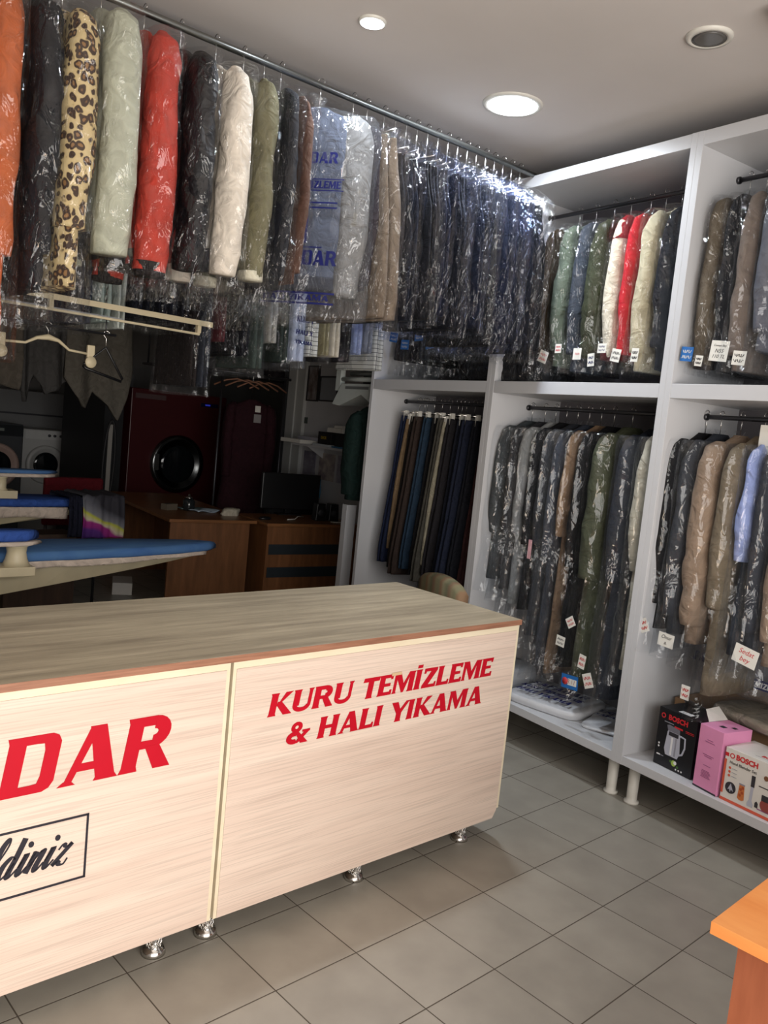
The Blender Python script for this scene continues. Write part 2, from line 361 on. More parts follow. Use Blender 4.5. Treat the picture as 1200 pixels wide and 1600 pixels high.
def smalltext(text, size, name, mat, parent, loc, rot, bold=0.0, shear=0.0, align='CENTER', label=None):
    c = bpy.data.curves.new(name, 'FONT'); c.body = text; c.size = size; c.offset = bold; c.shear = shear
    c.align_x = align; c.align_y = 'CENTER'; c.extrude = 0.0003; c.resolution_u = 3
    t = bpy.data.objects.new(name, c); COL.objects.link(t)
    bpy.context.view_layer.update()
    dg = bpy.context.evaluated_depsgraph_get()
    me = bpy.data.meshes.new_from_object(t.evaluated_get(dg))
    bpy.data.objects.remove(t); bpy.data.curves.remove(c)
    me.materials.clear(); me.materials.append(mat)
    o = bpy.data.objects.new(name, me); COL.objects.link(o); o.parent = parent
    o.location = loc; o.rotation_euler = rot
    if label: o['label'] = label
    return o
def scribble(mb, x0, x1, zc, h, mp, rnd, w=.0012, n=26):
    """a line of handwriting: looping pen stroke as thin ribbon pieces"""
    pts = []
    ph = rnd.random() * 6
    for i in range(n + 1):
        t = i / n
        pts.append((x0 + (x1 - x0) * t + h * .35 * math.sin(ph + t * n * 1.1), zc + h * .5 * math.sin(ph * 2 + t * n * 1.55 + math.sin(t * 9 + ph))))
    for a, b in zip(pts, pts[1:]):
        dx, dz = b[0] - a[0], b[1] - a[1]; l = math.hypot(dx, dz) or 1e-6; nx, nz = -dz / l * w / 2, dx / l * w / 2
        mb.prism([(a[0] - nx, a[1] - nz), (b[0] - nx, b[1] - nz), (b[0] + nx, b[1] + nz), (a[0] + nx, a[1] + nz)], mp, .0004)

# ------------------------------------------------------------------ room
TS = -0.1372117
SX = Vector((math.cos(TS), math.sin(TS), 0)); SY = Vector((-math.sin(TS), math.cos(TS), 0))
SO = Vector((2.61942294, -0.12884483, 0)); PHI = TS - math.pi / 2
def SP(a, d, z=0): return SO + SY * a + SX * d + Vector((0, 0, z))     # along the shelf, depth behind its front, height

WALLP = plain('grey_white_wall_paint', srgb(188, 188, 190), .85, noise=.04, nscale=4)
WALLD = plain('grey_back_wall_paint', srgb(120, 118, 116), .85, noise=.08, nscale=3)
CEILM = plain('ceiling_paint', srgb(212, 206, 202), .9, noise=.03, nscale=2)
struct(MB().box(-3.2, 6.6, -3.8, 9.1, -.1, 0).obj('floor', floor_mat()))
struct(MB().box(-3.2, 6.6, -3.8, 9.1, CEIL, CEIL + .1).obj('ceiling', CEILM))
wr = MB(); wr.box(-2.33, 3.6, .60, .70, 0, CEIL); struct(wr.obj('wall_right', WALLP, loc=SP(0, 0), rotz=PHI))
wr = MB(); wr.box(-4.90, -2.33, .95, 1.05, 0, CEIL).box(-2.335, -2.325, .70, .95, 0, CEIL); struct(wr.obj('wall_far_side', WALLP, loc=SP(0, 0), rotz=PHI))
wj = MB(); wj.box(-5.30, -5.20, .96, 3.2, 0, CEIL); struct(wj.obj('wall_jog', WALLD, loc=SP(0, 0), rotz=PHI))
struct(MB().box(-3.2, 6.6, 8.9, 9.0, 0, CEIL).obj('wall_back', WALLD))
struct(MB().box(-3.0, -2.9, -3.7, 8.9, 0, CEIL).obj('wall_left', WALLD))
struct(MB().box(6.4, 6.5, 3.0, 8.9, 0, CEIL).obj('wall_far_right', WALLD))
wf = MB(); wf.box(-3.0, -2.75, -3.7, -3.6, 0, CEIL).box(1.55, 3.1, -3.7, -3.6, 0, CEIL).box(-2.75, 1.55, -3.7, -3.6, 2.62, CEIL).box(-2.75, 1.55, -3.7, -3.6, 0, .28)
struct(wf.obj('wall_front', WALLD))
# white end post of the right wall (door jamb look)
tj = MB(); tj.box(-5.22, -4.86, .93, .96, 0, 2.9).box(-5.12, -5.04, .915, .93, 0, 2.9).box(-4.92, -4.86, .915, .93, 0, 2.9)
struct(tj.obj('trim_1', plain('white_gloss_paint', srgb(186, 188, 186), .5), loc=SP(0, 0), rotz=PHI))
# dropped ceiling edge in the near right corner
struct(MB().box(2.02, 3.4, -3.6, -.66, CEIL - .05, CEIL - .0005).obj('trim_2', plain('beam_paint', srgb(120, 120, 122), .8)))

# ------------------------------------------------------------------ ceiling lamps
for i, (lx, ly, lr, lp) in enumerate(LAMPS):
    lab = ['small glowing round spotlight recessed in the ceiling above the clothes rail', 'large glowing round ceiling lamp near the top of the white shelving'][i]
    e = empty('ceiling_lamp', lab, 'lamp', (lx, ly, CEIL), 0)
    MB().lathe([(lr * 1.0, -.003), (lr * 1.0, -.010), (lr * 1.16, -.008), (lr * 1.2, -.001), (lr * 1.2, 0)], n=36).obj('rim', WPLAS, e)
    MB().lathe([(lr * .99, -.0105), (lr * .6, -.0112), (.0005, -.0114)], n=36, cap=(True, False)).obj('diffuser', emit('lamp_glow', (.90, .95, 1.0), 14), e)
e = empty('ceiling_lamp', 'unlit recessed round ceiling lamp with dark lens', 'lamp', (2.13, -.385, CEIL), 0)
MB().lathe([(.060, -.001), (.062, -.012), (.080, -.010), (.083, -.001), (.083, 0)], n=36).obj('rim', WPLAS, e)
MB().lathe([(.061, -.0115), (.045, -.0125), (.0005, -.0128)], n=36, cap=(True, False)).obj('lens', plain('dark_lamp_lens', srgb(96, 94, 92), .2), e)

# ------------------------------------------------------------------ shelving units
def hook_mb(mb, x=0, y=0, ztop=0, drop=.09, r=.0016, rad=.016):
    """wire hook hanging over a rail of centre z=ztop (local), stem down to -drop"""
    pts = [(x, y + rad * math.cos(a), ztop + rad * math.sin(a)) for a in [math.radians(q) for q in range(200, -91, -24)]]
    pts = [(x, y - rad * .9, ztop - rad * .3)] + pts[0:0] + [(x, y + rad * math.cos(math.radians(q)), ztop + rad * math.sin(math.radians(q))) for q in range(170, -80, -25)]
    pts += [(x, y, ztop - rad * 1.6), (x, y, ztop - drop)]
    mb.tube(pts, r, 5)
def unit(a0, a1, label, rails):
    """cabinet between a0 (near) and a1 (far) along the wall; local x = -a"""
    e = empty('shelving_unit', label, 'shelving', SP(0, 0), PHI)
    D = .55; t = .031
    MB().box(-a1, -a1 + t, 0, D, .18, 2.985).obj('side_panel', WHITE, e, bevel=.0015)
    MB().box(-a0 - t, -a0, 0, D, .18, 2.985).obj('side_panel', WHITE, e, bevel=.0015)
    x0, x1 = -a1 + t, -a0 - t
    MB().box(x0, x1, 0.001, D, 2.925, 2.984).obj('top_panel', WHITE, e, bevel=.0015)
    MB().box(x0, x1, 0.001, D, 1.852, 1.915).obj('middle_shelf', WHITE, e, bevel=.0015)
    MB().box(x0, x1, 0.001, D, .181, .222).obj('bottom_shelf', WHITE, e, bevel=.0015)
    MB().box(x0, x1, D - .012, D - .002, .222, 1.852).box(x0, x1, D - .012, D - .002, 1.915, 2.925).obj('back_panel', plain('grey_back_board', srgb(116, 112, 116), .7), e)  # back panel in a darker grey than the white panels
    for x in (-a1 + .06, -a0 - .06):
        for y in (.07, D - .07):
            MB().lathe([(.026, .18), (.024, .03), (.024, .012), (.034, .010), (.034, 0)], x, y, 20).obj('foot', WPLAS, e)
    for z in rails:
        MB().tube([(x0, .28, z), (x1, .28, z)], .0105, 10).obj('hanging_rail', DSTEEL, e)
        for x in (x0 + .006, x1 - .006): MB().lathe([(.016, x - .006), (.016, x + .006)], .28, z, 14, axis='x').obj('rail_socket', DSTEEL, e)
    return e
RU, RL = 2.845, 1.795
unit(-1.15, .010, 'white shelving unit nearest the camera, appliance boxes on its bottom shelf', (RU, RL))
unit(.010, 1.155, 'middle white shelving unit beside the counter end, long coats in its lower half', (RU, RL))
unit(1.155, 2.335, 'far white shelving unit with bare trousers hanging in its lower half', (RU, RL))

# ------------------------------------------------------------------ service counter
TC = -0.0205415
CO = Vector((.6, -.027, 0)); CX = Vector((math.cos(TC), math.sin(TC), 0)); CY = Vector((-math.sin(TC), math.cos(TC), 0))
def cmap(dy=-.0002): return lambda u, v, d: (u, dy - d, v)
ct = empty('service_counter', 'long pale wood service counter with red lettering on its front', 'counter', CO, TC)
MB().box(-1.42, 1.268, -.002, .735, .8805, .9015).obj('worktop', COUNTER_TOP, ct, bevel=.001)
MB().box(-1.42, 1.269, -.0045, -.0021, .8805, .9012).obj('edge_band', EDGE_BAND, ct)
def module(x0, x1, right_chamfer):
    m = bpy.data.objects.new('cabinet_module', None); COL.objects.link(m); m.parent = ct
    zb, zt = .085, .880
    MB().box(x0, x0 + .018, .02, .70, zb, zt).box(x1 - .018, x1, .02, .70, zb, zt).box(x0, x1, .02, .70, zb, zb + .018).box(x0, x1, .684, .70, zb, zt).obj('carcass', PANEL, m)
    c = .02 if right_chamfer else 0
    f = MB(); pts = [(x0 + .012, zb), (x1 - .012 - c, zb)] + ([(x1 - .012, zb + c * 1.6)] if c else []) + [(x1 - .012, zt - .022), (x0 + .012, zt - .022)]
    f.prism(pts, lambda u, v, d: (u, .0002 + d, v), .0185); f.obj('front_panel', PANEL, m)
    MB().box(x0, x1, .001, .019, zt - .0215, zt).box(x0, x0 + .0115, .001, .019, zb, zt - .0215).box(x1 - .0115, x1, .001, .019, zb + c * 1.9, zt - .0215).obj('edge_strip', PANEL_EDGE, m)
    for x in (x0 + .03 if x0 < -.5 else x0 + .018, (x0 + x1) / 2 - .04, x1 - .145):
        for y in (.065, .63):
            ft = MB().lathe([(.022, zb), (.021, .022), (.030, .018), (.034, .010), (.036, .0)], x, y, 20).obj('foot', CHROME, m)
            rb = MB()
            for k in range(12):
                for s in (1, -1):
                    rb.tube([(x + .0225 * math.cos(k * math.pi / 6 + s * q * .45), y + .0225 * math.sin(k * math.pi / 6 + s * q * .45), .022 + q * .0155) for q in range(5)], .0012, 4)
            rb.obj('knurling', CHROME, ft)
module(-.045, 1.262, True)
module(-1.40, -.055, False)
# lettering on the front
m = MB(); lettering(m, 'KURU TEM\u0130ZLEME', .090, 1.130, .692, .071, cmap(), .16)
m.obj('lettering', RED_VINYL, ct)['label'] = 'red lettering KURU TEM\u0130ZLEME'
m = MB(); lettering(m, '& HALI YIKAMA', .163, 1.088, .588, .070, cmap(), .16)
m.obj('lettering', RED_VINYL, ct)['label'] = 'red lettering & HALI YIKAMA'
x = -1.245
for ch in 'SAFADAR':
    gw = GLYPH[ch][0] * .158
    m = MB(); lettering(m, ch, x, x + gw + .16 * .148, .608, .150, cmap(), .16); m.obj('letter', RED_VINYL, ct)['label'] = 'large red letter ' + ch
    x += gw + .0095
MB().box(.592, .638, -.0022, -.0016, .757, .768).obj('tape', plain('beige_tape', srgb(205, 176, 140), .5), ct)
def stroke(mb, pts, w, mp, th=.001):
    """calligraphic ribbon: pts (x,z), w list"""
    n = len(pts); Lft, Rgt = [], []
    for i, (x, z) in enumerate(pts):
        a = pts[max(0, i - 1)]; b = pts[min(n - 1, i + 1)]; dx, dz = b[0] - a[0], b[1] - a[1]; l = math.hypot(dx, dz) or 1e-6
        k = w[i] / 2; Lft.append((x - dz / l * k, z + dx / l * k)); Rgt.append((x + dz / l * k, z - dx / l * k))
    for i in range(n - 1): mb.prism([Rgt[i], Rgt[i + 1], Lft[i + 1], Lft[i]], mp, th)
def script_word(mb, word, x0, z0, xh, mp):
    """slanted copperplate letters; returns nothing"""
    S = .42; x = x0
    def P(u, v): return (x + (u + v * S) * xh, z0 + v * xh)
    def curve(ctrl, n=10):
        out = []
        for i in range(len(ctrl) - 1):
            p0 = ctrl[max(0, i - 1)]; p1 = ctrl[i]; p2 = ctrl[i + 1]; p3 = ctrl[min(len(ctrl) - 1, i + 2)]
            for k in range(n):
                t = k / n
                out.append(tuple(.5 * (2 * p1[j] + (-p0[j] + p2[j]) * t + (2 * p0[j] - 5 * p1[j] + 4 * p2[j] - p3[j]) * t * t + (-p0[j] + 3 * p1[j] - 3 * p2[j] + p3[j]) * t ** 3) for j in (0, 1)))
        out.append(ctrl[-1]); return out
    def st(ctrl):
        c = curve([P(*q) for q in ctrl]); w = []
        for i in range(len(c)):
            a = c[max(0, i - 1)]; b = c[min(len(c) - 1, i + 1)]; d = math.hypot(b[0] - a[0], b[1] - a[1]) or 1e-6
            w.append(xh * (.08 + .21 * max(0, -(b[1] - a[1]) / d) ** 1.5))
        stroke(mb, c, w, mp)
    def dot(u, v):
        c = P(u, v); mb.prism([(c[0] + .13 * xh * math.cos(k * math.pi / 6), c[1] + .15 * xh * math.sin(k * math.pi / 6)) for k in range(12)], mp, .001)
    for ch in word:
        if ch == 'l': st([(-.05, .1), (.35, 1.4), (.30, 1.9), (.12, 1.5), (.05, .3), (.16, .02), (.42, .35)]); x += .48 * xh
        elif ch == 'e': st([(0, .3), (.35, .6), (.38, .92), (.15, .9), (.02, .4), (.16, .02), (.48, .35)]); x += .5 * xh
        elif ch == 'd': st([(.50, .85), (.30, .98), (.08, .65), (.04, .2), (.16, .02), (.36, .2), (.52, .7)]); st([(.55, 1.75), (.52, .9), (.46, .25), (.56, .02), (.80, .35)]); x += .82 * xh
        elif ch == 'i': st([(0, .4), (.16, .95), (.10, .25), (.2, .02), (.42, .35)]); dot(.14, 1.38); x += .46 * xh
        elif ch == 'n': st([(0, .5), (.12, .95), (.04, .02)]); st([(.06, .3), (.32, .85), (.46, .95), (.46, .7), (.40, .2), (.5, .02), (.72, .35)]); x += .76 * xh
        elif ch == 'z': st([(.02, .75), (.14, .98), (.36, .84), (.58, .96)]); st([(.58, .96), (.30, .5), (.02, .04)]); st([(.02, .04), (.2, .18), (.38, .02), (.58, .0), (.66, .25)]); x += .7 * xh
m = MB(); script_word(m, 'eldiniz', -.735, .398, .0545, cmap())
m.obj('script_lettering', NAVY_VINYL, ct)['label'] = 'dark script lettering ending in ldiniz'
m = MB(); fx0, fx1, fz0, fz1, t = -1.12, -.452, .343, .521, .006
m.box(fx0, fx1, -.0012, -.0002, fz1 - t, fz1).box(fx0, fx1, -.0012, -.0002, fz0, fz0 + t).box(fx0, fx0 + t, -.0012, -.0002, fz0, fz1).box(fx1 - t, fx1, -.0012, -.0002, fz0, fz1)
m.obj('lettering_frame', NAVY_VINYL, ct)

# orange table, near right corner
ot = empty('orange_table', 'orange wood-look table whose corner juts in at the lower right', 'table', (.775, -1.388, 0), math.radians(1))
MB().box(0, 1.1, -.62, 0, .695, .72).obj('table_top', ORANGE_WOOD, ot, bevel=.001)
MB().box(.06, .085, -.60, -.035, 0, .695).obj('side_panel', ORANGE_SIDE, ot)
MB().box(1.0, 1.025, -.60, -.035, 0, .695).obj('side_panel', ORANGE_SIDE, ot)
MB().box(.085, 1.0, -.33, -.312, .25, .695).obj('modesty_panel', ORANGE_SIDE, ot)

# ------------------------------------------------------------------ garments
def waves(rng, n, f, an=(1, 1, 1)):
    k = rng.normal(size=(n, 3)); k /= np.linalg.norm(k, axis=1)[:, None]
    return k * f * np.array(an), rng.uniform(0, 6.28, n)
def wsum(P, kw, ph): return np.sin(P @ kw.T + ph).sum(1) / math.sqrt(len(ph))
def shell(mb, prof, seed, nz=40, na=36, amp=.006, crease=.6, expo=2.4, cap=(True, True), fold=0.0, ridge=0.0, seg=0.0, segn=0):
    """vertical loft. prof: list of (z, cx, cy, rx, ry). returns nothing"""
    rng = np.random.default_rng(seed)
    prof = np.array(prof, float); zs = prof[:, 0]
    t = np.linspace(0, 1, len(prof)); tt = np.linspace(0, 1, nz)
    # smooth interpolation (catmull-like through dense linear + smoothing)
    q = np.stack([np.interp(tt, t, prof[:, i]) for i in range(5)], 1)
    for _ in range(2): q[1:-1] = (q[:-2] + 2 * q[1:-1] + q[2:]) / 4
    k1 = waves(rng, 7, 18, (1, 1, .35)); k2 = waves(rng, 8, 44, (1, 1, .5)); k3 = waves(rng, 8, 95, (1, 1, .8))
    a = np.linspace(0, 2 * math.pi, na, endpoint=False); ca, sa = np.cos(a), np.sin(a)
    ux = np.sign(ca) * np.abs(ca) ** (2 / expo); uy = np.sign(sa) * np.abs(sa) ** (2 / expo)
    fp = rng.uniform(0, 6.28, 4)
    rings = []
    for i, (z, cx, cy, rx, ry) in enumerate(q):
        P = np.stack([cx + ux * rx, cy + uy * ry, np.full(na, z)], 1)
        n1 = wsum(P, *k1); n2 = wsum(P, *k2); n3 = wsum(P, *k3)
        d = amp * (n1 * .35 + n2 * .45 * crease + (.6 - 1.6 * np.abs(n2)) * .55 * crease + n3 * .2)
        if ridge: d = d + ridge * (np.maximum(0, 1 - 2.2 * np.abs(n2)) + .6 * np.maximum(0, 1 - 2.5 * np.abs(n3)))
        if fold: d = d + fold * (np.sin(a * 9 + fp[0] + z * 3) * .6 + np.sin(a * 5 + fp[1]) * .4) * min(1, (q[0, 0] - z) * 2.5)
        if seg: d = d + seg * (np.abs(np.sin((q[0, 0] - z) * math.pi * segn / (q[0, 0] - q[-1, 0]) + .15 * np.sin(a))) ** .55 - .6)
        d = np.clip(d, -.45 * min(rx, ry), .7 * min(rx, ry) + .004)
        nx, ny = ux / max(rx, 1e-4), uy / max(ry, 1e-4); l = np.hypot(nx, ny); l[l == 0] = 1
        X = P[:, 0] + d * nx / l; Y = P[:, 1] + d * ny / l
        Z = P[:, 2] + (0 if i in (0,) else amp * .6 * n1)
        rings.append(list(zip(X.tolist(), Y.tolist(), Z.tolist())))
    mb.loft(rings, cap=cap); return mb

def hanger(parent, hw, z=-.13, mat=None, drop=.10, hook_only=False):
    m = MB(); hook_mb(m, 0, 0, .0135, drop + .02); o = m.obj('hanger', CHROME, parent)
    if not hook_only:
        b = MB(); b.tube([(0, -hw, z - .07), (0, -hw * .5, z - .03), (0, 0, z + .01), (0, hw * .5, z - .03), (0, hw, z - .07)], .007, 6)
        b.obj('arms', mat or BPLAS, o)
    return o

def ticket(parent, loc, rot, w=.05, h=.055, ink=None, text=None, mat=None, seed=0):
    tk = MB().box(-w / 2, w / 2, -.0004, .0004, -h / 2, h / 2).obj('ticket', mat or PAPER, parent)
    tk.location = loc; tk.rotation_euler = rot
    if text:
        for i, s in enumerate(text):
            nt_ = len(text); smalltext(s, min(h * .8 / nt_, w * 1.5 / max(3, len(s))), 'handwriting', ink or BLACK_INK, tk, (0, -.0006, h * .8 * ((nt_ - 1) / 2 - i) / nt_), (math.pi / 2, 0, 0), shear=.25)
    else:
        rnd = random.Random(seed); m = MB()
        for i in range(2): scribble(m, -w * .36, w * .36, h * (.18 - .38 * i), h * .22, lambda u, v, d: (u, -.0006 - d, v), rnd, .0014)
        m.obj('handwriting', ink or RED_INK, tk)
    return tk

def bag(parent, th, hw, zbot, seed, film, top=-.085, sh=-.20, xoff=0, flare=1.12, ridge=.004, amp=.005, nz=70, na=48, cy=0):
    p = [(top + .03, 0, cy, .020, .030), (top, 0, cy, .007, .012), (top - .03, 0, cy, th * .5, hw * .40), (sh + .035, xoff * .3, cy, th * .95, hw * .95), (sh - .03, xoff, cy, th * 1.08, hw * 1.02),
         ((sh + zbot) / 2, xoff, cy, th * 1.02, hw * 1.03), (zbot + .1, xoff, cy, th * 1.0, hw * 1.05), (zbot, xoff, cy, th * flare * .9, hw * flare)]
    m = MB(); shell(m, p, seed, nz, na, amp, 1.0, 2.6, (False, False), ridge=ridge)
    return m.obj('garment_bag', film, parent)

def coat(name, label, cat, loc, rotz, th, hw, lbody, lsleeve, body, sleeve=None, seed=1, film=FILM, zsh=-.16, cuff=None, cuffmat=None,
         hem=None, group=None, puffy=0, fold=.004, lean=0.0, bagzb=None, segn=7, yawj=0, bagkw=None, sth=None, hi=1.0, flarehem=1.05):
    """garment on a hanger; origin on the rail; local y = width, local x = thickness"""
    e = empty(name, label, cat, loc, rotz + yawj, group)
    sleeve = sleeve or body; s_th = sth or th
    nz, na = int(40 * hi), int(32 * hi)
    bw = hw - .05
    m = MB(); shell(m, [(zsh + .045, 0, 0, th * .45, .045), (zsh + .03, 0, 0, th * .55, .07), (zsh, 0, 0, th * .62, bw * .72), (zsh - .05, 0, 0, th * .75, bw),
                        (-(lbody) * .55, lean * .5, 0, th * .85, bw), (-(lbody), lean, 0, th * .9, bw * flarehem)], seed, nz, na, .005, 1, 2.6, fold=fold, seg=puffy, segn=segn)
    m.obj('body', body, e)
    if hem:
        m = MB(); shell(m, [(-(lbody) + .05, lean, 0, th * .91 + .003, bw * 1.05 + .003), (-(lbody) - .004, lean, 0, th * .9 + .003, bw * 1.05 + .002)], seed, 6, na, .003, 1, 2.6); m.obj('hem', hem, e)
    for s in (-1, 1):
        rs = .062 if not puffy else .07
        zt = zsh - .0
        m = MB(); shell(m, [(zt + .01, 0, s * (hw - .085), s_th * .3, rs * .35), (zt - .02, 0, s * (hw - .07), s_th * .72, rs * .8), (zt - .10, 0, s * (hw - .058), s_th * .95, rs),
                            (-(lsleeve + .25) * .55, 0, s * (hw - .048), s_th, rs), (-(lsleeve) * .85, lean * .5, s * (hw - .06), s_th * .97, rs * .92), (-(lsleeve), lean * .5, s * (hw - .065), s_th * .88, rs * .84)],
                      seed * 7 + s, nz, na, .006, 1.1, 2.2, fold=0.0, seg=puffy, segn=segn)
        so = m.obj('sleeve', sleeve, e)
        if cuff:
            m = MB(); shell(m, [(-(lsleeve) + cuff, lean * .5, s * (hw - .068), s_th * .90 + .003, rs * .86 + .003), (-(lsleeve) - .012, lean * .5, s * (hw - .066), s_th * .87 + .003, rs * .83 + .003)], seed, 6, 24, .002, 1, 2.2)
            m.obj('cuff', cuffmat or body, so)
    hanger(e, hw - .1, hook_only=True, drop=-zsh - .05)
    if film:
        bag(e, max(th, s_th) + .016 + abs(lean) * .5, hw + .028, bagzb if bagzb else -(max(lbody, lsleeve) + .10), seed + 50, film, xoff=lean * .4, sh=zsh - .03, **(bagkw or {}))
    return e

def trousers(name, label, loc, rotz, th, hw, length, mat, seed, film=None, group=None, top=-.10, clip=True, bagzb=None, film_kw=None, flat=.5, cat='trousers', y0=0, widen=1.25, hi=1.0):
    e = empty(name, label, cat, loc, rotz, group)
    for s in (-1, 1):
        m = MB(); shell(m, [(top, s * th * .42, y0, th * .30, hw * .75), (top - .08, s * th * .45, y0, th * .42, hw * .8), (-(length + top) * .6, s * th * .48, y0, th * .45, hw),
                            (-length * .9, s * th * .5, y0, th * .5, hw * widen), (-length, s * th * .5, y0, th * .45, hw * widen)], seed * 3 + s, int(34 * hi), int(26 * hi), .003, 1, 3.2, fold=.002)
        m.obj('trouser_leg', mat, e)
    h = MB(); hook_mb(h, 0, 0, .0135, -top - .02); ho = h.obj('hanger', CHROME, e)
    b = MB(); b.tube([(0, -hw * .85, top + .025), (0, hw * .85, top + .025)], .0035, 6); b.obj('bar', CHROME, ho)
    if clip:
        for s in (-1, 1):
            b = MB(); b.box(-.011, .011, s * hw * .62 - .013, s * hw * .62 + .013, top - .035, top + .035).obj('clip', WPLAS, ho)
    if film: bag(e, th + .012, hw * widen + .02, bagzb or -(length + .06), seed + 90, film, sh=top - .03, **{'nz': 50, 'na': 36, **(film_kw or {})})
    return e

# ---- front rail
RY, RZ = .90, 2.99
def ry(x): return .94 - .055 * (x - 1.32)
rail = MB(); rail.tube([(-1.6, ry(-1.6), RZ), (2.86, ry(2.86), RZ)], .0135, 14)
ro = rail.obj('clothes_rail', STEEL)
tag(ro, 'long galvanised pipe rail under the ceiling carrying the front row of bagged coats', 'rail')
for x in (-1.0, -.2):
    MB().tube([(x, ry(x), RZ), (x, ry(x), CEIL - .001)], .004, 8).obj('drop_rod', STEEL, ro)
MB().box(2.80, 2.84, ry(2.82) - .02, ry(2.82) + .02, RZ - .016, RZ - .012).obj('bracket', STEEL, ro)
def fr(x):
    x = x + (ry(x) - .9) * (x + .78) / 2.69
    return (x, ry(x), RZ)
BAGK = dict(ridge=.005, amp=.006, nz=90, na=56)
# name, label, xl, xr, lbody, lsleeve ...
coat('long_coat', 'orange long coat in clear film, leftmost on the front rail', 'coat', fr(.070), 0, .060, .245, 1.36, .97, fabric((172, 88, 48)), seed=3, bagzb=-1.30, fold=.006, bagkw=BAGK, sth=.056, hi=1.4)
coat('long_coat', 'black padded coat in crinkled film beside the orange coat', 'coat', fr(.190), 0, .050, .24, 1.06, .94, fabric((17, 18, 24)), seed=4, puffy=.010, bagzb=-1.16, bagkw=BAGK, hi=1.4)
coat('fur_coat', 'leopard-print fur coat in clear film', 'coat', fr(.295), 0, .058, .24, 1.03, .84, leopard(), seed=5, fold=.003, bagzb=-1.16, bagkw=BAGK, hi=1.6)
coat('jacket', 'pale sage green jacket with dark ribbed hem', 'jacket', fr(.425), 0, .066, .25, .88, .90, fabric((172, 174, 156), .6), seed=6, hem=fabric((24, 26, 32)), zsh=-.11, bagzb=-.97, fold=.006, bagkw=BAGK, hi=1.6)
coat('jacket', 'bright red jacket with black trim', 'jacket', fr(.580), 0, .062, .235, .90, .93, fabric((172, 58, 46)), seed=7, hem=fabric((18, 18, 22)), zsh=-.12, bagzb=-1.00, cuff=.035, cuffmat=fabric((30, 26, 28)), bagkw=BAGK, hi=1.6)
coat('jacket', 'glossy black quilted jacket between the red and the cream jackets', 'jacket', fr(.722), 0, .052, .24, .84, .88, fabric((15, 15, 20), .5), seed=8, puffy=.004, zsh=-.14, bagzb=-.98, cuff=.05, cuffmat=fabric((12, 12, 15)), bagkw=BAGK, hi=1.4)
coat('jacket', 'cream white down jacket in clear film', 'jacket', fr(.868), 0, .058, .24, .84, .88, fabric((218, 208, 194), .7), seed=9, zsh=-.14, bagzb=-.96, bagkw=BAGK, hi=1.4, hem=fabric((60, 60, 70)))
coat('jacket', 'olive green jacket with white striped cuff', 'jacket', fr(.990), 0, .045, .235, .84, .87, fabric((110, 106, 82)), seed=10, zsh=-.14, bagzb=-.98, cuff=.022, cuffmat=fabric((205, 200, 180)), bagkw=BAGK, hi=1.3)
coat('jacket', 'navy black padded jacket with brown edge', 'jacket', fr(1.085), 0, .042, .245, .90, .86, fabric((18, 20, 28)), seed=11, zsh=-.15, bagzb=-1.04, puffy=.004, bagkw=BAGK)
coat('coat', 'slim rust brown coat left of the printed bag', 'coat', fr(1.165), 0, .028, .24, .86, .82, fabric((86, 62, 52)), seed=12, zsh=-.15, bagzb=-.99, bagkw=BAGK)
# grey coat under a printed bag, turned towards the room
ge = coat('jacket', 'light grey jacket turned outward under a blue-printed laundry bag', 'jacket', (1.395, .935, RZ), 0, .056, .25, .84, .86, fabric((84, 90, 104), .8), sleeve=fabric((124, 122, 118)), seed=13, film=FILM_PRINT, zsh=-.14, bagzb=-.96, yawj=math.radians(30), bagkw=dict(ridge=.006, amp=.006, nz=90, na=56, flare=1.05), hi=1.4, hem=fabric((60, 62, 70)))
def bagprint(parent, text, y0, y1, z0, h, T, name='bag_print', mat=NAVY_INK, sgn=-1, box=None, HW=.27):
    """printing on a bag flank (the -x side)"""
    def mp(u, v, d):
        y = -u   # text reads left to right seen from -x
        q = min(1, abs(y) / HW)
        return (sgn * (T * (1 - q ** 2.6) ** (1 / 2.6) + .004 + d), y, v)
    m = MB()
    if text: lettering(m, text, y0, y1, z0, h, mp, .05, .0006)
    if box:
        for (b0, b1, c0, c1) in box:
            k = 8
            for i in range(k):
                u0 = b0 + (b1 - b0) * i / k; u1 = b0 + (b1 - b0) * (i + 1) / k
                m.prism([(u0, c0), (u1, c0), (u1, c1), (u0, c1)], mp, .0006)
    return m.obj(name, mat, parent)
T_ = .078
bagprint(ge, 'KURU TEMIZLEME', -.16, .16, -.44, .030, T_, box=[(-.17, .17, -.45, -.446), (-.17, .17, -.405, -.401), (-.15, .15, -.50, -.494), (-.15, .15, -.52, -.514)])
bagprint(ge, 'SAFADAR', -.17, .17, -.75, .060, T_)
bagprint(ge, 'SAFADAR', -.14, .14, -.34, .045, T_, box=[(-.03, .03, -.66, -.56), (-.10, .10, -.68, -.675)])
bagprint(ge, 'HALI YIKAMA', -.15, .15, -.895, .024, T_, box=[(-.17, .17, -.91, -.902), (-.17, .17, -.868, -.860)])
coat('jacket', 'dark plum jacket squeezed between the grey and the taupe garments', 'jacket', fr(1.545), 0, .022, .215, .82, .80, fabric((44, 38, 44)), seed=14, zsh=-.15, bagkw=BAGK)
trousers('trousers', 'taupe brown trousers in film beside the printed laundry bag', fr(1.625), 0, .062, .235, .93, fabric((112, 98, 84)), 15, FILM, top=-.16, clip=False, film_kw=dict(ridge=.004), hi=1.5, widen=1.12)
xs = np.linspace(1.725, 2.70, 15)
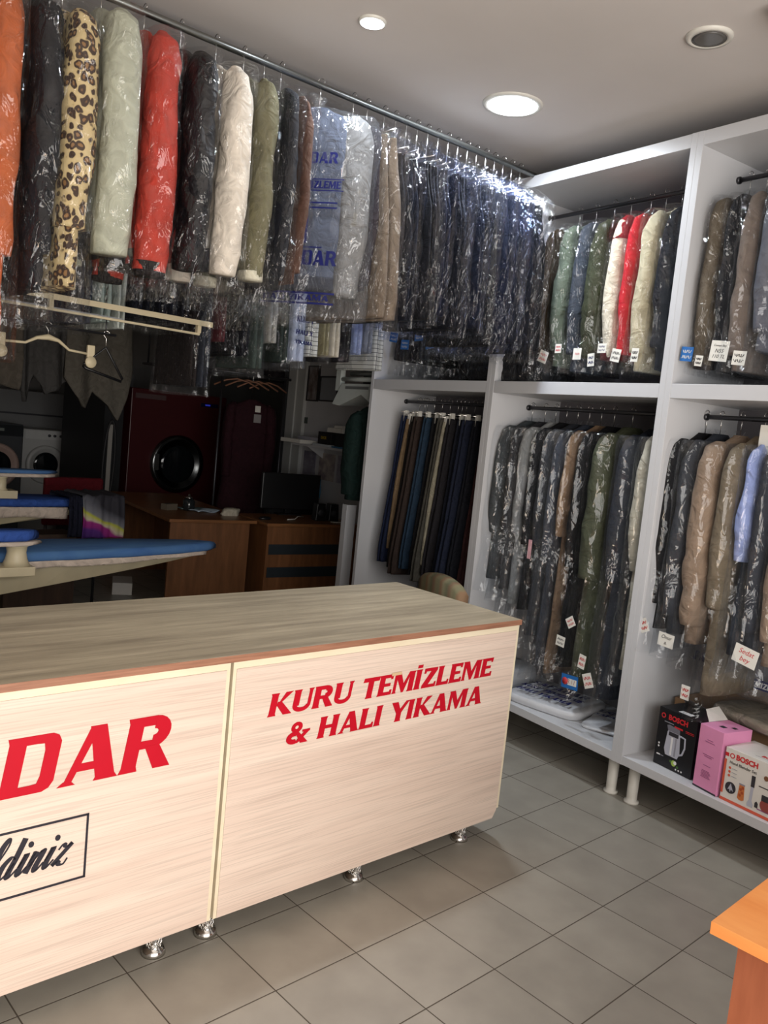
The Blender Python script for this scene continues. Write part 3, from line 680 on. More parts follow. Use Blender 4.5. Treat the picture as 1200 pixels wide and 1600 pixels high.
DK = [tuple(int(v * .72) for v in c) for c in [(24, 24, 32), (30, 32, 44), (22, 22, 26), (34, 34, 42), (26, 30, 50), (20, 20, 24), (36, 34, 38), (22, 26, 42), (24, 24, 30), (20, 22, 30), (22, 26, 46), (30, 30, 36), (22, 24, 34), (26, 26, 28), (20, 20, 24)]]
for i, x in enumerate(xs):
    lab = 'dark bagged trousers, %s to the right of the taupe pair on the front rail' % ORD[i]
    trousers('trousers', lab, fr(float(x)), math.radians([2, -3, 4, 0, -4, 3, -2, 5, 0, -3, 2, 4, -2, 3, 0][i]), .024, .195 + .01 * (i % 3), .86 + .05 * ((i * 7) % 4) / 3 + (.04 if i > 7 else 0), fabric(DK[i]), 20 + i,
             FILM_BLUE if i in (1, 4, 5, 7, 10, 11, 12) else FILM, group='dark bagged trousers at the right end of the front rail', top=-.20, clip=False,
             film_kw=dict(ridge=.006, amp=.007, flare=1.03), widen=1.1, bagzb=-(.90 + .05 * ((i * 7) % 4) / 3 + (.05 if i > 7 else 0)))

# ---- shelving bays.  local origin on a rail: rotz = PHI makes local -y face the room
def rp(a, z, d=.28): return tuple(SP(a, d, z))
def baycoat(name, label, cat, a, z, th, lbody, lsl, col, seed, grp=None, **kw):
    if kw.get('film', FILM) is FILM and z < 2: kw['film'] = FILM_BAY
    return coat(name, label, cat, rp(a, z), PHI, th, .225, lbody, lsl, fabric(col) if isinstance(col, tuple) else col, seed=seed, group=grp, **kw)
U = dict(zsh=-.13, bagzb=-.88)
BK = dict(ridge=.003, amp=.004, nz=60, na=44)
baycoat('coat', 'dark brown coat at the far end of the middle unit upper rail', 'coat', .90, RU, .040, .80, .74, (62, 50, 36), 41, bagkw=BK, **U)
c_ = baycoat('coat', 'sage grey coat with two paper tickets in the middle unit upper half', 'coat', .785, RU, .048, .84, .76, (98, 108, 94), 42, bagkw=BK, **U)
ticket(c_, (-.01, -.26, -.80), (0, math.radians(18), 0), .062, .060, RED_INK, seed=1)
c_ = baycoat('coat', 'slate grey coat with a small pink ticket in the middle unit upper half', 'coat', .665, RU, .048, .86, .78, (54, 60, 70), 43, bagkw=BK, **U)
ticket(c_, (-.03, -.26, -.76), (0, 0, 0), .042, .045, RED_INK, seed=2)
c_ = baycoat('jacket', 'olive green puffer jacket in the middle unit upper half', 'jacket', .560, RU, .054, .78, .80, (52, 56, 38), 44, puffy=.005, bagkw=BK, **U)
ticket(c_, (.0, -.265, -.79), (0, 0, 0), .052, .056, RED_INK, ('Fatih',))
c_ = baycoat('jacket', 'cream sleeved jacket with dark red shoulders', 'jacket', .440, RU, .046, .80, .80, (120, 24, 34), 45, sleeve=fabric((214, 204, 184)), bagkw=BK, cuff=.03, cuffmat=fabric((70, 20, 26)), **U)
m = MB(); shell(m, [(-.118, 0, -.142, .018, .026), (-.15, 0, -.155, .038, .052), (-.24, 0, -.167, .048, .065)], 3, 10, 30, .002, 1, 2.2); m.obj('shoulder_yoke', fabric((140, 20, 34)), c_)
ticket(c_, (.03, -.262, -.765), (0, 0, 0), .052, .045, NAVY_INK, seed=4); ticket(c_, (-.03, -.262, -.82), (0, math.radians(-6), 0), .042, .062, NAVY_INK, seed=5)
baycoat('jacket', 'bright red jacket squeezed between two cream garments', 'jacket', .352, RU, .034, .78, .78, (190, 30, 44), 46, bagkw=BK, **U)
c_ = baycoat('coat', 'beige coat at the right side of the middle unit upper half', 'coat', .262, RU, .050, .86, .78, (190, 180, 152), 47, bagkw=BK, **U)
ticket(c_, (-.06, -.262, -.80), (0, math.radians(10), 0), .055, .060, BLACK_INK, seed=6); ticket(c_, (.05, -.262, -.80), (0, math.radians(3), 0), .040, .062, BLACK_INK, seed=7)
baycoat('coat', 'navy coat against the right side of the middle unit upper half', 'coat', .150, RU, .046, .86, .76, (17, 19, 28), 48, bagkw=BK, **U)
# near unit, upper
c_ = baycoat('coat', 'taupe coat with a blue card tag, leftmost in the near unit upper half', 'coat', -.085, RU, .044, .70, .84, (104, 94, 80), 51, bagkw=BK, sth=.040, cuff=.04, cuffmat=fabric((44, 36, 32)), **U)
tk = ticket(c_, (-.02, -.262, -.80), (0, math.radians(4), 0), .060, .062, PAPER, seed=8, mat=BLUE_TAG); ticket(c_, (.045, -.264, -.83), (0, math.radians(6), 0), .036, .045, BLACK_INK, seed=9)
c_ = baycoat('coat', 'black coat in shiny film with a lined white ticket', 'coat', -.165, RU, .034, .86, .82, (18, 20, 26), 52, bagkw=BK, **U)
ticket(c_, (.055, -.262, -.79), (0, math.radians(5), 0), .085, .085, BLACK_INK, ('Cuneyt Bey', 'N55', '110 TL'))
c_ = baycoat('coat', 'brown grey coat in milky film in the near unit upper half', 'coat', -.245, RU, .042, .86, .80, (118, 104, 94), 53, film=FILM_MILKY, bagkw=BK, **U)
ticket(c_, (.07, -.262, -.82), (0, math.radians(5), 0), .060, .058, BLACK_INK, seed=11)
baycoat('coat', 'mid grey coat in milky film, fourth in the near unit upper half', 'coat', -.350, RU, .052, .78, .70, (98, 100, 110), 54, film=FILM_MILKY, bagkw=BK, **U)
baycoat('coat', 'dark blue grey coat, fifth in the near unit upper half', 'coat', -.475, RU, .052, .84, .76, (62, 66, 78), 55, film=FILM_MILKY, bagkw=BK, **U)
# middle unit, lower
ML = [
 ('coat', 'slate coat in milky film at the far end of the middle unit lower rail', 1.085, .044, .98, .72, (66, 71, 74), FILM_MILKY, None),
 ('jacket', 'charcoal jacket, second from the left in the middle unit lower half', .985, .036, 1.02, .70, (48, 48, 52), FILM_MILKY, None),
 ('suit', 'silver grey suit, third from the left in the middle unit lower half', .905, .036, 1.08, .68, (150, 152, 152), FILM_MILKY, None),
 ('coat', 'black coat, fourth from the left in the middle unit lower half', .825, .034, 1.10, .74, (18, 18, 22), FILM, None),
 ('suit', 'dark grey suit with a pink slip, fifth in the middle unit lower half', .745, .036, 1.22, .72, (44, 46, 52), FILM, 'pink'),
 ('suit', 'blue grey suit, sixth in the middle unit lower half', .665, .036, 1.36, .78, (50, 55, 66), FILM_MILKY, None),
 ('coat', 'brown corduroy coat, seventh in the middle unit lower half', .585, .032, 1.38, .66, (128, 104, 82), FILM, None),
 ('coat', 'glossy black coat to the right of the brown coat in the lower half', .500, .036, 1.32, .80, (16, 15, 18), FILM, None),
 ('long_coat', 'olive grey long coat with blue card tag and paper tickets', .385, .060, 1.38, .84, (70, 74, 56), FILM, 'olive'),
 ('suit', 'navy suit with two tickets, second from the right in the lower half', .235, .052, 1.40, .82, (32, 37, 48), FILM_MILKY, 'navy'),
 ('coat', 'pale cream coat against the right side of the middle unit lower half', .125, .040, 1.22, .74, (196, 190, 172), FILM_MILKY, None)]
for i, (nm, lab, a, th, lb, ls, colr, film, ex) in enumerate(ML):
    c_ = baycoat(nm, lab, nm.replace('_', ' ').replace('long ', ''), a, RL, th, lb, ls, colr, 60 + i, film=film, zsh=-.12, bagzb=-(lb + .06), bagkw=dict(ridge=.0025, amp=.0035, nz=64, na=44), fold=.004, lean=-.02 if i < 9 else 0)
    if ex == 'pink': MB().box(-.012, .012, -.245, -.243, -.80, -.70).obj('slip', plain('pink_slip', srgb(214, 160, 165), .6), c_)
    if ex == 'olive':
        ticket(c_, (.0, -.272, -1.05), (0, math.radians(-35), 0), .050, .050, RED_INK, seed=21)
        ticket(c_, (-.055, -.266, -1.16), (0, math.radians(4), 0), .056, .052, BLACK_INK, seed=22)
        tk = ticket(c_, (.04, -.272, -1.34), (0, math.radians(-4), 0), .105, .068, RED_INK, ('68.11',), mat=BLUE_TAG)
        MB().box(-.012, .044, -.0009, -.00045, -.016, .016).obj('sticker', PAPER, tk)
        MB().lathe([(.0005, -.0012), (.018, -.0012), (.018, -.0005)], -.030, 0, 18, axis='y').obj('red_seal', RED_INK, tk)
    if ex == 'navy':
        ticket(c_, (-.05, -.272, -1.22), (0, math.radians(6), 0), .042, .068, RED_INK, seed=23)
        ticket(c_, (.0, -.272, -1.30), (0, math.radians(-25), 0), .055, .070, RED_INK, seed=24)
# near unit, lower
NL = [
 ('coat', 'black coat, leftmost in the near unit lower half', -.030, .034, .98, .86, (16, 16, 20), 0, FILM, None),
 ('coat', 'charcoal denim coat with white ticket in the near unit lower half', -.105, .046, .98, .90, (46, 50, 58), 0, FILM_MILKY, 'onur'),
 ('down_coat', 'beige quilted down coat in the near unit lower half', -.205, .056, 1.00, .92, (146, 126, 108), .013, FILM, None),
 ('long_coat', 'taupe long coat with rounded pocket and diamond stitching', -.315, .048, 1.20, .82, (122, 110, 92), 0, FILM, 'taupe'),
 ('suit', 'dark suit over a light blue shirt in the near unit lower half', -.405, .036, 1.00, .60, (34, 40, 52), 0, FILM_MILKY, 'shirt'),
 ('jacket', 'dark grey jacket right of the suit with the light blue shirt', -.480, .036, .96, .88, (40, 44, 54), 0, FILM_MILKY, 'sedat'),
 ('coat', 'tan coat at the right edge of the near unit lower half', -.570, .044, 1.00, .90, (146, 124, 104), 0, FILM_MILKY, None)]
for i, (nm, lab, a, th, lb, ls, colr, puf, film, ex) in enumerate(NL):
    sl = fabric((150, 165, 215)) if ex == 'shirt' else None
    c_ = baycoat(nm, lab, nm.replace('_', ' ').replace('long ', '').replace('down ', ''), a, RL, th, lb, ls, colr, 80 + i, film=film, zsh=-.12, bagzb=-(lb + .10), puffy=puf, segn=5, sleeve=sl,
                 bagkw=dict(ridge=.0025, amp=.0035, nz=64, na=44), lean=0)
    if i == 0: ticket(c_, (.0, -.262, -.96), (0, math.radians(-28), 0), .045, .062, RED_INK, seed=31)
    if ex == 'onur': ticket(c_, (.05, -.264, -.995), (0, math.radians(3), 0), .080, .060, BLACK_INK, ('Onur', 'a.'))
    if ex == 'taupe': ticket(c_, (-.03, -.266, -1.19), (0, 0, 0), .042, .062, RED_INK, seed=33)
    if ex == 'sedat': ticket(c_, (.05, -.268, -.96), (0, math.radians(10), 0), .105, .075, RED_INK, ('Sedat', 'bey'))
    if ex == 'shirt': MB().box(-.02, .11, -.150, -.148, -.15, -.03).obj('collar_card', PAPER, c_)

# far unit, lower: bare trousers on clip hangers
TRC = [(26, 34, 58), (40, 36, 34), (50, 40, 36), (34, 52, 70), (30, 30, 32), (66, 64, 58), (34, 32, 36), (26, 30, 42), (30, 36, 54), (24, 26, 34), (66, 40, 40)]
TRL = ['navy blue', 'dark stone', 'dark brown', 'petrol blue denim', 'charcoal', 'stone grey', 'black brown', 'midnight blue', 'ink blue', 'black', 'dark maroon']
for i in range(11):
    a = 2.14 - i * .080
    trousers('trousers', '%s trousers, %s from the left on the far unit lower rail' % (TRL[i], ORD[i]), rp(a, RL), PHI, (.036, .030)[i % 2], .155 + .018 * ((i * 5 + 1) % 3), 1.08 + .025 * (i % 3), fabric(TRC[i]), 100 + i,
             group='bare trousers hanging in the far unit', top=-.10, widen=1.22)
trousers('trousers', 'khaki beige trousers showing between the navy and the brown pairs', rp(2.085, RL), PHI, .010, .180, .98, fabric((118, 98, 74)), 120, top=-.12, widen=1.1)
trousers('trousers', 'cream trousers showing as a pale sliver left of the black pairs', rp(1.70, RL), PHI, .008, .185, 1.02, fabric((150, 144, 126)), 121, top=-.12, widen=1.1)

# far unit, upper: short bagged pieces with blue cards
for i, (a, w) in enumerate([(2.13, .05), (2.0, .05), (1.86, .055), (1.74, .05), (1.62, .055)]):
    c_ = trousers('bagged_trousers', 'dark bagged piece with blue card, %s from the left in far unit upper half' % ORD[i], rp(a, RU), PHI, .046, .19, .80, fabric([(40, 40, 44), (34, 34, 40), (52, 58, 66), (30, 30, 36), (58, 62, 66)][i]), 130 + i, FILM, top=-.18, clip=False,
                  bagzb=-.90, group='bagged pieces with blue cards in the far unit', cat='trousers')
    ticket(c_, (-.01, -.268, -.66 - .05 * (i % 2)), (0, math.radians(8 - 5 * i), 0), .085, .060, PAPER, seed=40 + i, mat=BLUE_TAG)
# crumpled black bag lying on the middle shelf, leaning out under the front row
m = MB(); rr = []
shell(m, [(.26, 0, 0, .10, .06), (.24, 0, 0, .30, .15), (.16, -.02, 0, .36, .19), (.06, .02, 0, .38, .21), (.0, .02, 0, .36, .20)], 77, 26, 60, .012, 1.2, 2.6, ridge=.01)
o = m.obj('garment_bundle', fabric((20, 20, 24), .5), loc=SP(1.24, .24, 1.919), rotz=PHI); tag(o, 'black clothes bundle in crumpled film lying on the far and middle units shelf', 'bundle')
m = MB(); shell(m, [(.275, 0, 0, .11, .07), (.25, 0, 0, .315, .165), (.16, -.02, 0, .375, .205), (.06, .02, 0, .395, .225), (.002, .02, 0, .37, .215)], 78, 40, 90, .006, 1.2, 2.6, ridge=.006)
m.obj('film_wrap', FILM, o)
# PART3
# ------------------------------------------------------------------ on the bottom shelves
def local(a, d, z): return tuple(SP(a, d, z))
# folded laundry bags in the middle unit
def flat_pack(name, label, cat, a, d, z, w, dp, h, mat, seed, film, texts=(), rot=0, group=None):
    m = MB(); shell(m, [(h, 0, 0, w * .42, dp * .42), (h * .92, 0, 0, w * .48, dp * .48), (h * .5, 0, 0, w * .5, dp * .5), (0.0, 0, 0, w * .47, dp * .47)], seed, 14, 60, .004, 1.2, 5)
    o = m.obj(name, mat, loc=local(a, d, z), rotz=PHI + rot); tag(o, label, cat, group)
    if film:
        m = MB(); shell(m, [(h + .012, 0, 0, w * .40, dp * .40), (h + .008, 0, 0, w * .50, dp * .50), (h * .5, 0, 0, w * .53, dp * .53), (0.002, 0, 0, w * .50, dp * .50)], seed + 1, 18, 80, .004, 1.2, 4, ridge=.004)
        m.obj('film_wrap', film, o)
    for (t, x0, x1, y0, hh) in texts:
        m = MB(); lettering(m, t, x0, x1, y0, hh, lambda u, v, dd: (u, v, h + .022 + dd), .1, .0006); m.obj('bag_print', NAVY_INK, o)
    return o
LPK = plain('white_polythene', srgb(214, 216, 220), .35, noise=.05, nscale=12, bump=.4)
flat_pack('laundry_bag', 'white laundry bags with navy printing heaped under the long coats', 'bag', .62, .24, .224, .46, .38, .045, LPK, 201, None,
          (('SAFADAR', -.18, .17, .02, .06), ('KURU TEMIZLEME', -.19, .18, -.06, .045), ('HALI YIKAMA', -.17, .16, -.14, .05)), .2)
flat_pack('laundry_bag', 'folded white laundry bag with navy printing beside the upright', 'bag', .26, .27, .224, .26, .30, .018, LPK, 203, None,
          (('LCVS', -.10, .08, .06, .04), ('SAFADAR', -.10, .1, .0, .03)), .35)
flat_pack('laundry_bag', 'rolled pale laundry bag at the far end of the middle unit floor', 'bag', 1.01, .25, .224, .20, .36, .10, LPK, 204, FILM_MILKY, (('HAL', -.05, .06, -.08, .05),), .1)
# boxes in the near unit
CARD = wood('brown_cardboard', srgb(140, 110, 80), srgb(158, 126, 94), (6, 6, 6), .8, 3, 3)
BLACKC = plain('black_carton', srgb(22, 22, 26), .35); PINKC = plain('pink_carton', srgb(232, 150, 192), .5); WHITEC = plain('white_carton', srgb(226, 222, 214), .45)
REDP = plain('red_print', srgb(205, 40, 46), .5); ORP = plain('orange_print', srgb(214, 92, 66), .5); WP = plain('white_print', srgb(235, 235, 235), .5)
GREYP = plain('grey_print', srgb(150, 150, 160), .4); DGP = plain('dark_print', srgb(48, 46, 52), .5); LGP = plain('light_metal_print', srgb(186, 188, 200), .3)
cb = empty('cardboard_box', 'brown cardboard box behind the black and pink cartons', 'box', local(-.22, .30, .223), PHI)
m = MB(); m.box(-.17, .40, .0, .005, 0, .255).box(-.17, .40, .215, .22, 0, .255).box(-.17, -.165, .005, .215, 0, .255).box(.395, .40, .005, .215, 0, .255).box(-.165, .395, .005, .215, 0, .004).obj('walls', CARD, cb)
MB().hexa([(-.17, .215, .252), (.40, .215, .252), (.40, .22, .252), (-.17, .22, .252)], [(-.17, .24, .36), (.40, .24, .36), (.40, .245, .36), (-.17, .245, .36)]).obj('flap', CARD, cb)
def carton(name, label, a_left, d, w, dp, h, mat, rot=0):
    e = empty(name, label, 'box', local(a_left, d, .223), PHI + rot)
    MB().box(0, w, 0, dp, 0, h).obj('carton', mat, e, bevel=.0015); return e
def flatp(parent, name, pts, mat, y=-.0006, th=.0003, label=None):
    m = MB(); m.prism(pts, lambda u, v, d: (u, y - d, v), th); o = m.obj(name, mat, parent)
    if label: o['label'] = label
    return o
def circ(cx, cz, r, rz=None, n=20): return [(cx + r * math.cos(2 * math.pi * k / n), cz + (rz or r) * math.sin(2 * math.pi * k / n)) for k in range(n)]
def rect(x0, x1, z0, z1): return [(x0, z0), (x1, z0), (x1, z1), (x0, z1)]
RX = (math.pi / 2, 0, 0)
k = carton('kettle_box', 'black carton with a glass kettle picture and red brand name', -.125, .085, .205, .17, .262, BLACKC, math.radians(-4))
smalltext('BOSCH', .032, 'brand_name', REDP, k, (.106, -.0008, .228), RX, .0012)
flatp(k, 'red_ring', circ(.026, .228, .012), REDP); flatp(k, 'ring_centre', circ(.026, .228, .007), BLACKC, -.001)
flatp(k, 'slogan_line', rect(.035, .085, .2025, .206), GREYP); flatp(k, 'slogan_line', rect(.09, .135, .192, .200), REDP); flatp(k, 'slogan_line', rect(.150, .195, .196, .199), REDP); flatp(k, 'slogan_line', rect(.150, .195, .190, .192), REDP)
kp = flatp(k, 'kettle_picture', [(.060, .060), (.050, .085), (.058, .165), (.064, .176), (.120, .176), (.126, .165), (.134, .085), (.124, .060)], LGP)
flatp(kp, 'kettle_lid', [(.052, .192), (.066, .197), (.122, .190), (.124, .170), (.060, .170)], plain('steel_print', srgb(120, 120, 130), .3), -.001)
flatp(kp, 'glass_band', rect(.066, .118, .150, .168), DGP, -.0012); flatp(kp, 'glass_shine', rect(.082, .092, .066, .146), WP, -.0011); flatp(kp, 'glass_shade', rect(.104, .112, .066, .146), GREYP, -.0011)
m = MB(); m.tube([(.126, -.001, .165), (.152, -.001, .162), (.156, -.001, .120), (.146, -.001, .088), (.130, -.001, .080)], .0045, 6)
o = m.obj('handle_picture', LGP, kp); o.scale = (1, .15, 1)
for c in ((.110, .036, .013, plain('lime_print', srgb(170, 200, 90), .5)), (.118, .040, .008, WP), (.094, .040, .006, plain('leaf_print', srgb(70, 110, 50), .5)), (.132, .026, .006, plain('leaf_print', srgb(70, 110, 50), .5))):
    flatp(k, 'lime_picture', circ(*c[:3]), c[3], -.0009 - .0003 * (c[2] < .01))
for z in (.098, .085): flatp(k, 'badge', circ(.020, z, .0045), WP)
flatp(k, 'strip', rect(.014, .034, .045, .051), WP); flatp(k, 'strip', rect(.037, .052, .046, .049), GREYP)
for x in (.125, .140, .155): flatp(k, 'badge', circ(x, .014, .004), WP)
MB().box(.085, .150, .020, .050, .2622, .2627).obj('label_sticker', WP, k)
MB().hexa([(.0, .17, .262), (.205, .17, .262), (.205, .172, .262), (.0, .172, .262)], [(.01, .12, .30), (.19, .10, .285), (.19, .102, .286), (.01, .122, .302)]).obj('open_flap', BLACKC, k)
k = carton('pink_box', 'tall pink carton with raised white flap between two appliance cartons', -.362, .040, .122, .17, .272, PINKC, math.radians(-8))
for z, w_ in ((.215, .03), (.206, .05), (.150, .056), (.143, .040), (.105, .036)): flatp(k, 'text_line', rect(.06 - w_ / 2, .06 + w_ / 2, z, z + .0022), plain('mauve_print', srgb(150, 80, 130), .5))
for i in range(6): flatp(k, 'text_line', rect(.034 + .003 * (i % 2), .084 - .004 * (i % 3), .055 + i * .0055, .057 + i * .0055), plain('mauve_print', srgb(150, 80, 130), .5))
flatp(k, 'base_stripe', rect(.0, .122, .0, .007), DGP)
MB().hexa([(-.002, .05, .272), (-.002, .165, .272), (-.001, .165, .272), (-.001, .05, .272)], [(-.035, .06, .315), (-.045, .150, .318), (-.044, .150, .319), (-.034, .06, .316)]).obj('open_flap', WHITEC, k)
MB().box(.05, .075, .05, .075, .2722, .2727).box(.08, .10, .09, .11, .2722, .2727).obj('top_print', DGP, k)
k = carton('blender_box', 'white and orange carton with hand blender pictures, rightmost on the shelf', -.497, .030, .34, .19, .222, WHITEC, math.radians(-2))
smalltext('BOSCH', .030, 'brand_name', REDP, k, (.098, -.0008, .193), RX, .0012)
flatp(k, 'red_ring', circ(.032, .193, .011), REDP); flatp(k, 'ring_centre', circ(.032, .193, .0065), WHITEC, -.001)
smalltext('Hand Blender Set', .017, 'product_line', DGP, k, (.084, -.0008, .165), RX)
flatp(k, 'orange_band', rect(.0, .34, .0, .012), ORP); flatp(k, 'orange_band', rect(.0, .010, .03, .172), ORP); flatp(k, 'orange_band', rect(.0, .016, .185, .2), REDP)
for z in (.142, .126, .110): flatp(k, 'red_bullet', circ(.028, z, .0055), ORP); flatp(k, 'text_line', rect(.038, .062, z - .001, z + .001), GREYP)
flatp(k, 'round_picture', circ(.042, .062, .024), DGP); flatp(k, 'blade_picture', [(.030, .052), (.042, .080), (.056, .050), (.046, .056), (.042, .044), (.038, .056)], LGP, -.001)
flatp(k, 'jar_picture', [(.076, .036), (.080, .092), (.102, .092), (.106, .036), (.098, .030), (.084, .030)], plain('carrot_print', srgb(206, 120, 62), .5)); flatp(k, 'jar_rim', rect(.078, .104, .092, .098), GREYP)
for c in ((.086, .050), (.095, .062), (.087, .074), (.096, .082)): flatp(k, 'carrot_print', circ(*c, .006), plain('deep_carrot_print', srgb(176, 80, 40), .5), -.001)
flatp(k, 'blender_picture', [(.122, .022), (.120, .034), (.127, .050), (.129, .122), (.141, .122), (.139, .050), (.147, .034), (.145, .022)], LGP); flatp(k, 'grip_picture', rect(.127, .143, .104, .150), DGP, -.001)
flatp(k, 'bottle_picture', [(.153, .030), (.153, .048), (.160, .056), (.167, .048), (.167, .030)], DGP)
flatp(k, 'chopper_picture', circ(.200, .052, .026), plain('meat_print', srgb(150, 72, 66), .5)); flatp(k, 'chopper_lid', rect(.178, .222, .068, .092), DGP, -.001)
flatp(k, 'whisk_picture', rect(.160, .25, .118, .122), DGP); flatp(k, 'seal', circ(.186, .160, .010), plain('brown_print', srgb(120, 80, 50), .5))
flatp(k, 'slogan_line', rect(.165, .22, .026, .030), plain('mauve_print', srgb(150, 80, 130), .5))
tx = smalltext('BOSCH', .026, 'top_brand_name', REDP, k, (.17, .05, .2228), (0, 0, 0), .0008); tx2 = MB().box(.11, .23, .030, .032, .2222, .2226).obj('text_line', GREYP, k)
# folded grey blanket in a bag on the cardboard box
flat_pack('folded_blanket', 'folded grey beige blanket in clear film lying on the cardboard box', 'blanket', -.46, .36, .485, .40, .28, .045, fabric((150, 140, 124)), 211, FILM_MILKY, (), -.15)
bl = MB().box(-.17, .17, -.10, .10, 0, .215).obj('carton', CARD); bl.location = local(-.62, .41, .223); bl.rotation_euler = (0, 0, PHI); bl.name = 'cardboard_box'
tag(bl, 'brown cardboard box under the right part of the folded blanket', 'box')
# printed bag hanging behind the coats in the near unit
b_ = empty('laundry_bag', 'clear laundry bag with navy printing hanging behind the near unit coats', 'bag', local(-.30, .46, 0), PHI)
m = MB(); m.grid(lambda u, v: (-.30 + .62 * u, .008 * math.sin(u * 23 + v * 5) + .006 * math.sin(v * 17 + u * 8), .54 + .55 * v), 40, 30); solidify(m.obj('film_sheet', FILM_PRINT, b_), .0006)
bb = MB(); lettering(bb, 'SAFADAR', -.33, -.12, .645, .042, lambda u, v, d: (u, -.018 - d, v), .1, .0006); bb.box(-.10, .20, -.020, -.019, .60, .645); bb.obj('bag_print', NAVY_INK, b_)
tb = MB(); lettering(tb, 'KURU TEMIZLEME', -.09, .19, .609, .026, lambda u, v, d: (u, -.0206 - d, v), .1, .0004); tb.obj('white_print', WP, b_)

# ------------------------------------------------------------------ chair behind the counter end
STRIPE = None
def stripe_mat():
    m, nt, b, out = nodes_of('striped_upholstery')
    tc = N(nt, 'ShaderNodeTexCoord'); sp = N(nt, 'ShaderNodeSeparateXYZ'); L(nt, tc.outputs['Object'], sp.inputs[0])
    a = N(nt, 'ShaderNodeMath', operation='MULTIPLY'); L(nt, sp.outputs['X'], a.inputs[0]); a.inputs[1].default_value = 6.2
    f = N(nt, 'ShaderNodeMath', operation='FRACT'); L(nt, a.outputs[0], f.inputs[0])
    c = ramp(nt, f.outputs[0], [(0, srgb(140, 128, 96)), (.2, srgb(124, 120, 90)), (.35, srgb(142, 108, 80)), (.5, srgb(148, 138, 106)), (.7, srgb(112, 112, 84)), (.85, srgb(134, 104, 80)), (1, srgb(140, 128, 96))])
    L(nt, c, b.inputs['Base Color']); b.inputs['Roughness'].default_value = .9; return m
STRIPE = stripe_mat()
ch = empty('chair', 'striped upholstered chair tucked behind the right end of the counter', 'chair', (2.36, .84, 0), math.radians(-109))
m = MB(); rs = []
for i in range(13):
    t = i / 12; x = -.215 + .43 * t; zt = .835 + .045 * math.sin(math.pi * t) ** .6
    rs.append([(x, -.018 - .012 * math.sin(math.pi * t), .50), (x, .03, .50), (x, .045, zt - .02), (x, .03, zt), (x, -.005, zt), (x, -.02 - .012 * math.sin(math.pi * t), zt - .02)])
m.loft(rs); m.obj('backrest', STRIPE, ch)
MB().box(-.22, .22, -.44, -.02, .42, .49).obj('seat', STRIPE, ch, bevel=.02)
for sx_ in (-.2, .2):
    MB().tube([(sx_, .02, 0), (sx_, .01, .45), (sx_, .03, .78)], .012, 8).obj('leg', DSTEEL, ch)
    MB().tube([(sx_, -.42, 0), (sx_, -.41, .44)], .012, 8).obj('leg', DSTEEL, ch)

# ------------------------------------------------------------------ back row of hanging clothes
BY, BZ = 2.20, 2.78
br = MB().tube([(-1.5, BY, BZ), (3.10, BY, BZ)], .013, 12).obj('clothes_rail', STEEL)
tag(br, 'rear pipe rail carrying the second row of clothes behind the bagged coats', 'rail')
for x in (-.9, 3.0): MB().tube([(x, BY, BZ), (x, BY, CEIL - .001)], .005, 8).obj('drop_rod', STEEL, br)
def bt(lab, x, th, ln, col, seed, film=FILM, grp=None, **kw):
    return trousers(kw.pop('nm', 'trousers'), lab, (x, BY, BZ), 0, th, kw.pop('hw', .19), ln, fabric(col) if isinstance(col, tuple) else col, seed, film, group=grp, top=-.14, clip=False,
                    bagzb=-(ln + .05) if film else None, widen=1.08, film_kw=dict(ridge=.004, nz=44, na=32) if film else None, cat=kw.pop('cat', 'trousers'))
bt('navy trousers in film at the left end of the rear rail', .90, .04, .82, (34, 44, 66), 301)
bt('pale mint trousers with a hanging drawstring on the rear rail', 1.00, .036, .80, (176, 192, 186), 302, None)
bt('off-white trousers right of the mint pair on the rear rail', 1.085, .028, .82, (198, 206, 200), 303, None)
for i, x in enumerate((1.17, 1.235, 1.30, 1.365, 1.43)):
    bt('dark navy bagged trousers, %s right of the off-white pair on the rear rail' % ORD[i], x, .026, .74 - .02 * (i % 2), [(26, 30, 42), (20, 24, 34), (24, 26, 36), (22, 26, 38), (24, 24, 32)][i], 304 + i, FILM, 'dark navy bagged trousers on the rear rail')
bt('very long black brown piece in film reaching below its neighbours on the rear rail', 1.505, .026, 1.06, (40, 34, 34), 311, nm='long_dress', cat='dress')
bt('very long slate grey piece in film on the rear rail', 1.575, .030, 1.06, (54, 58, 68), 312, nm='long_dress', cat='dress')
bt('dark maroon trousers on the rear rail', 1.665, .024, .80, (92, 44, 50), 313)
bt('black trousers right of the maroon pair on the rear rail', 1.735, .030, .86, (26, 26, 30), 314)
bt('black blue trousers above the dark shelf on the rear rail', 1.815, .030, .86, (24, 26, 34), 315)
bt('grey green trousers in loose film on the rear rail', 1.905, .040, .92, (66, 78, 72), 316, FILM_MILKY)
bt('pale grey rolled sleeve garment on the rear rail', 1.995, .034, .76, (170, 168, 162), 317, nm='shirt', cat='shirt')
bt('dark green shiny trousers on the rear rail', 2.080, .036, .86, (48, 58, 54), 318)
c_ = bt('white printed laundry bag with blue lettering on the rear rail', 2.185, .050, .84, (196, 204, 222), 319, FILM_PRINT, nm='bagged_shirt', cat='shirt')
for z_, t_, w_ in ((-.62, 'KURU T', .036), (-.69, 'HALI Y', .026), (-.745, 'YIKAMA', .022)):
    m = MB(); lettering(m, t_, -.062, .062, z_, w_, lambda u, v, d: (u, -.245 - d, v), .05, .0006); m.obj('bag_print', NAVY_INK, c_)
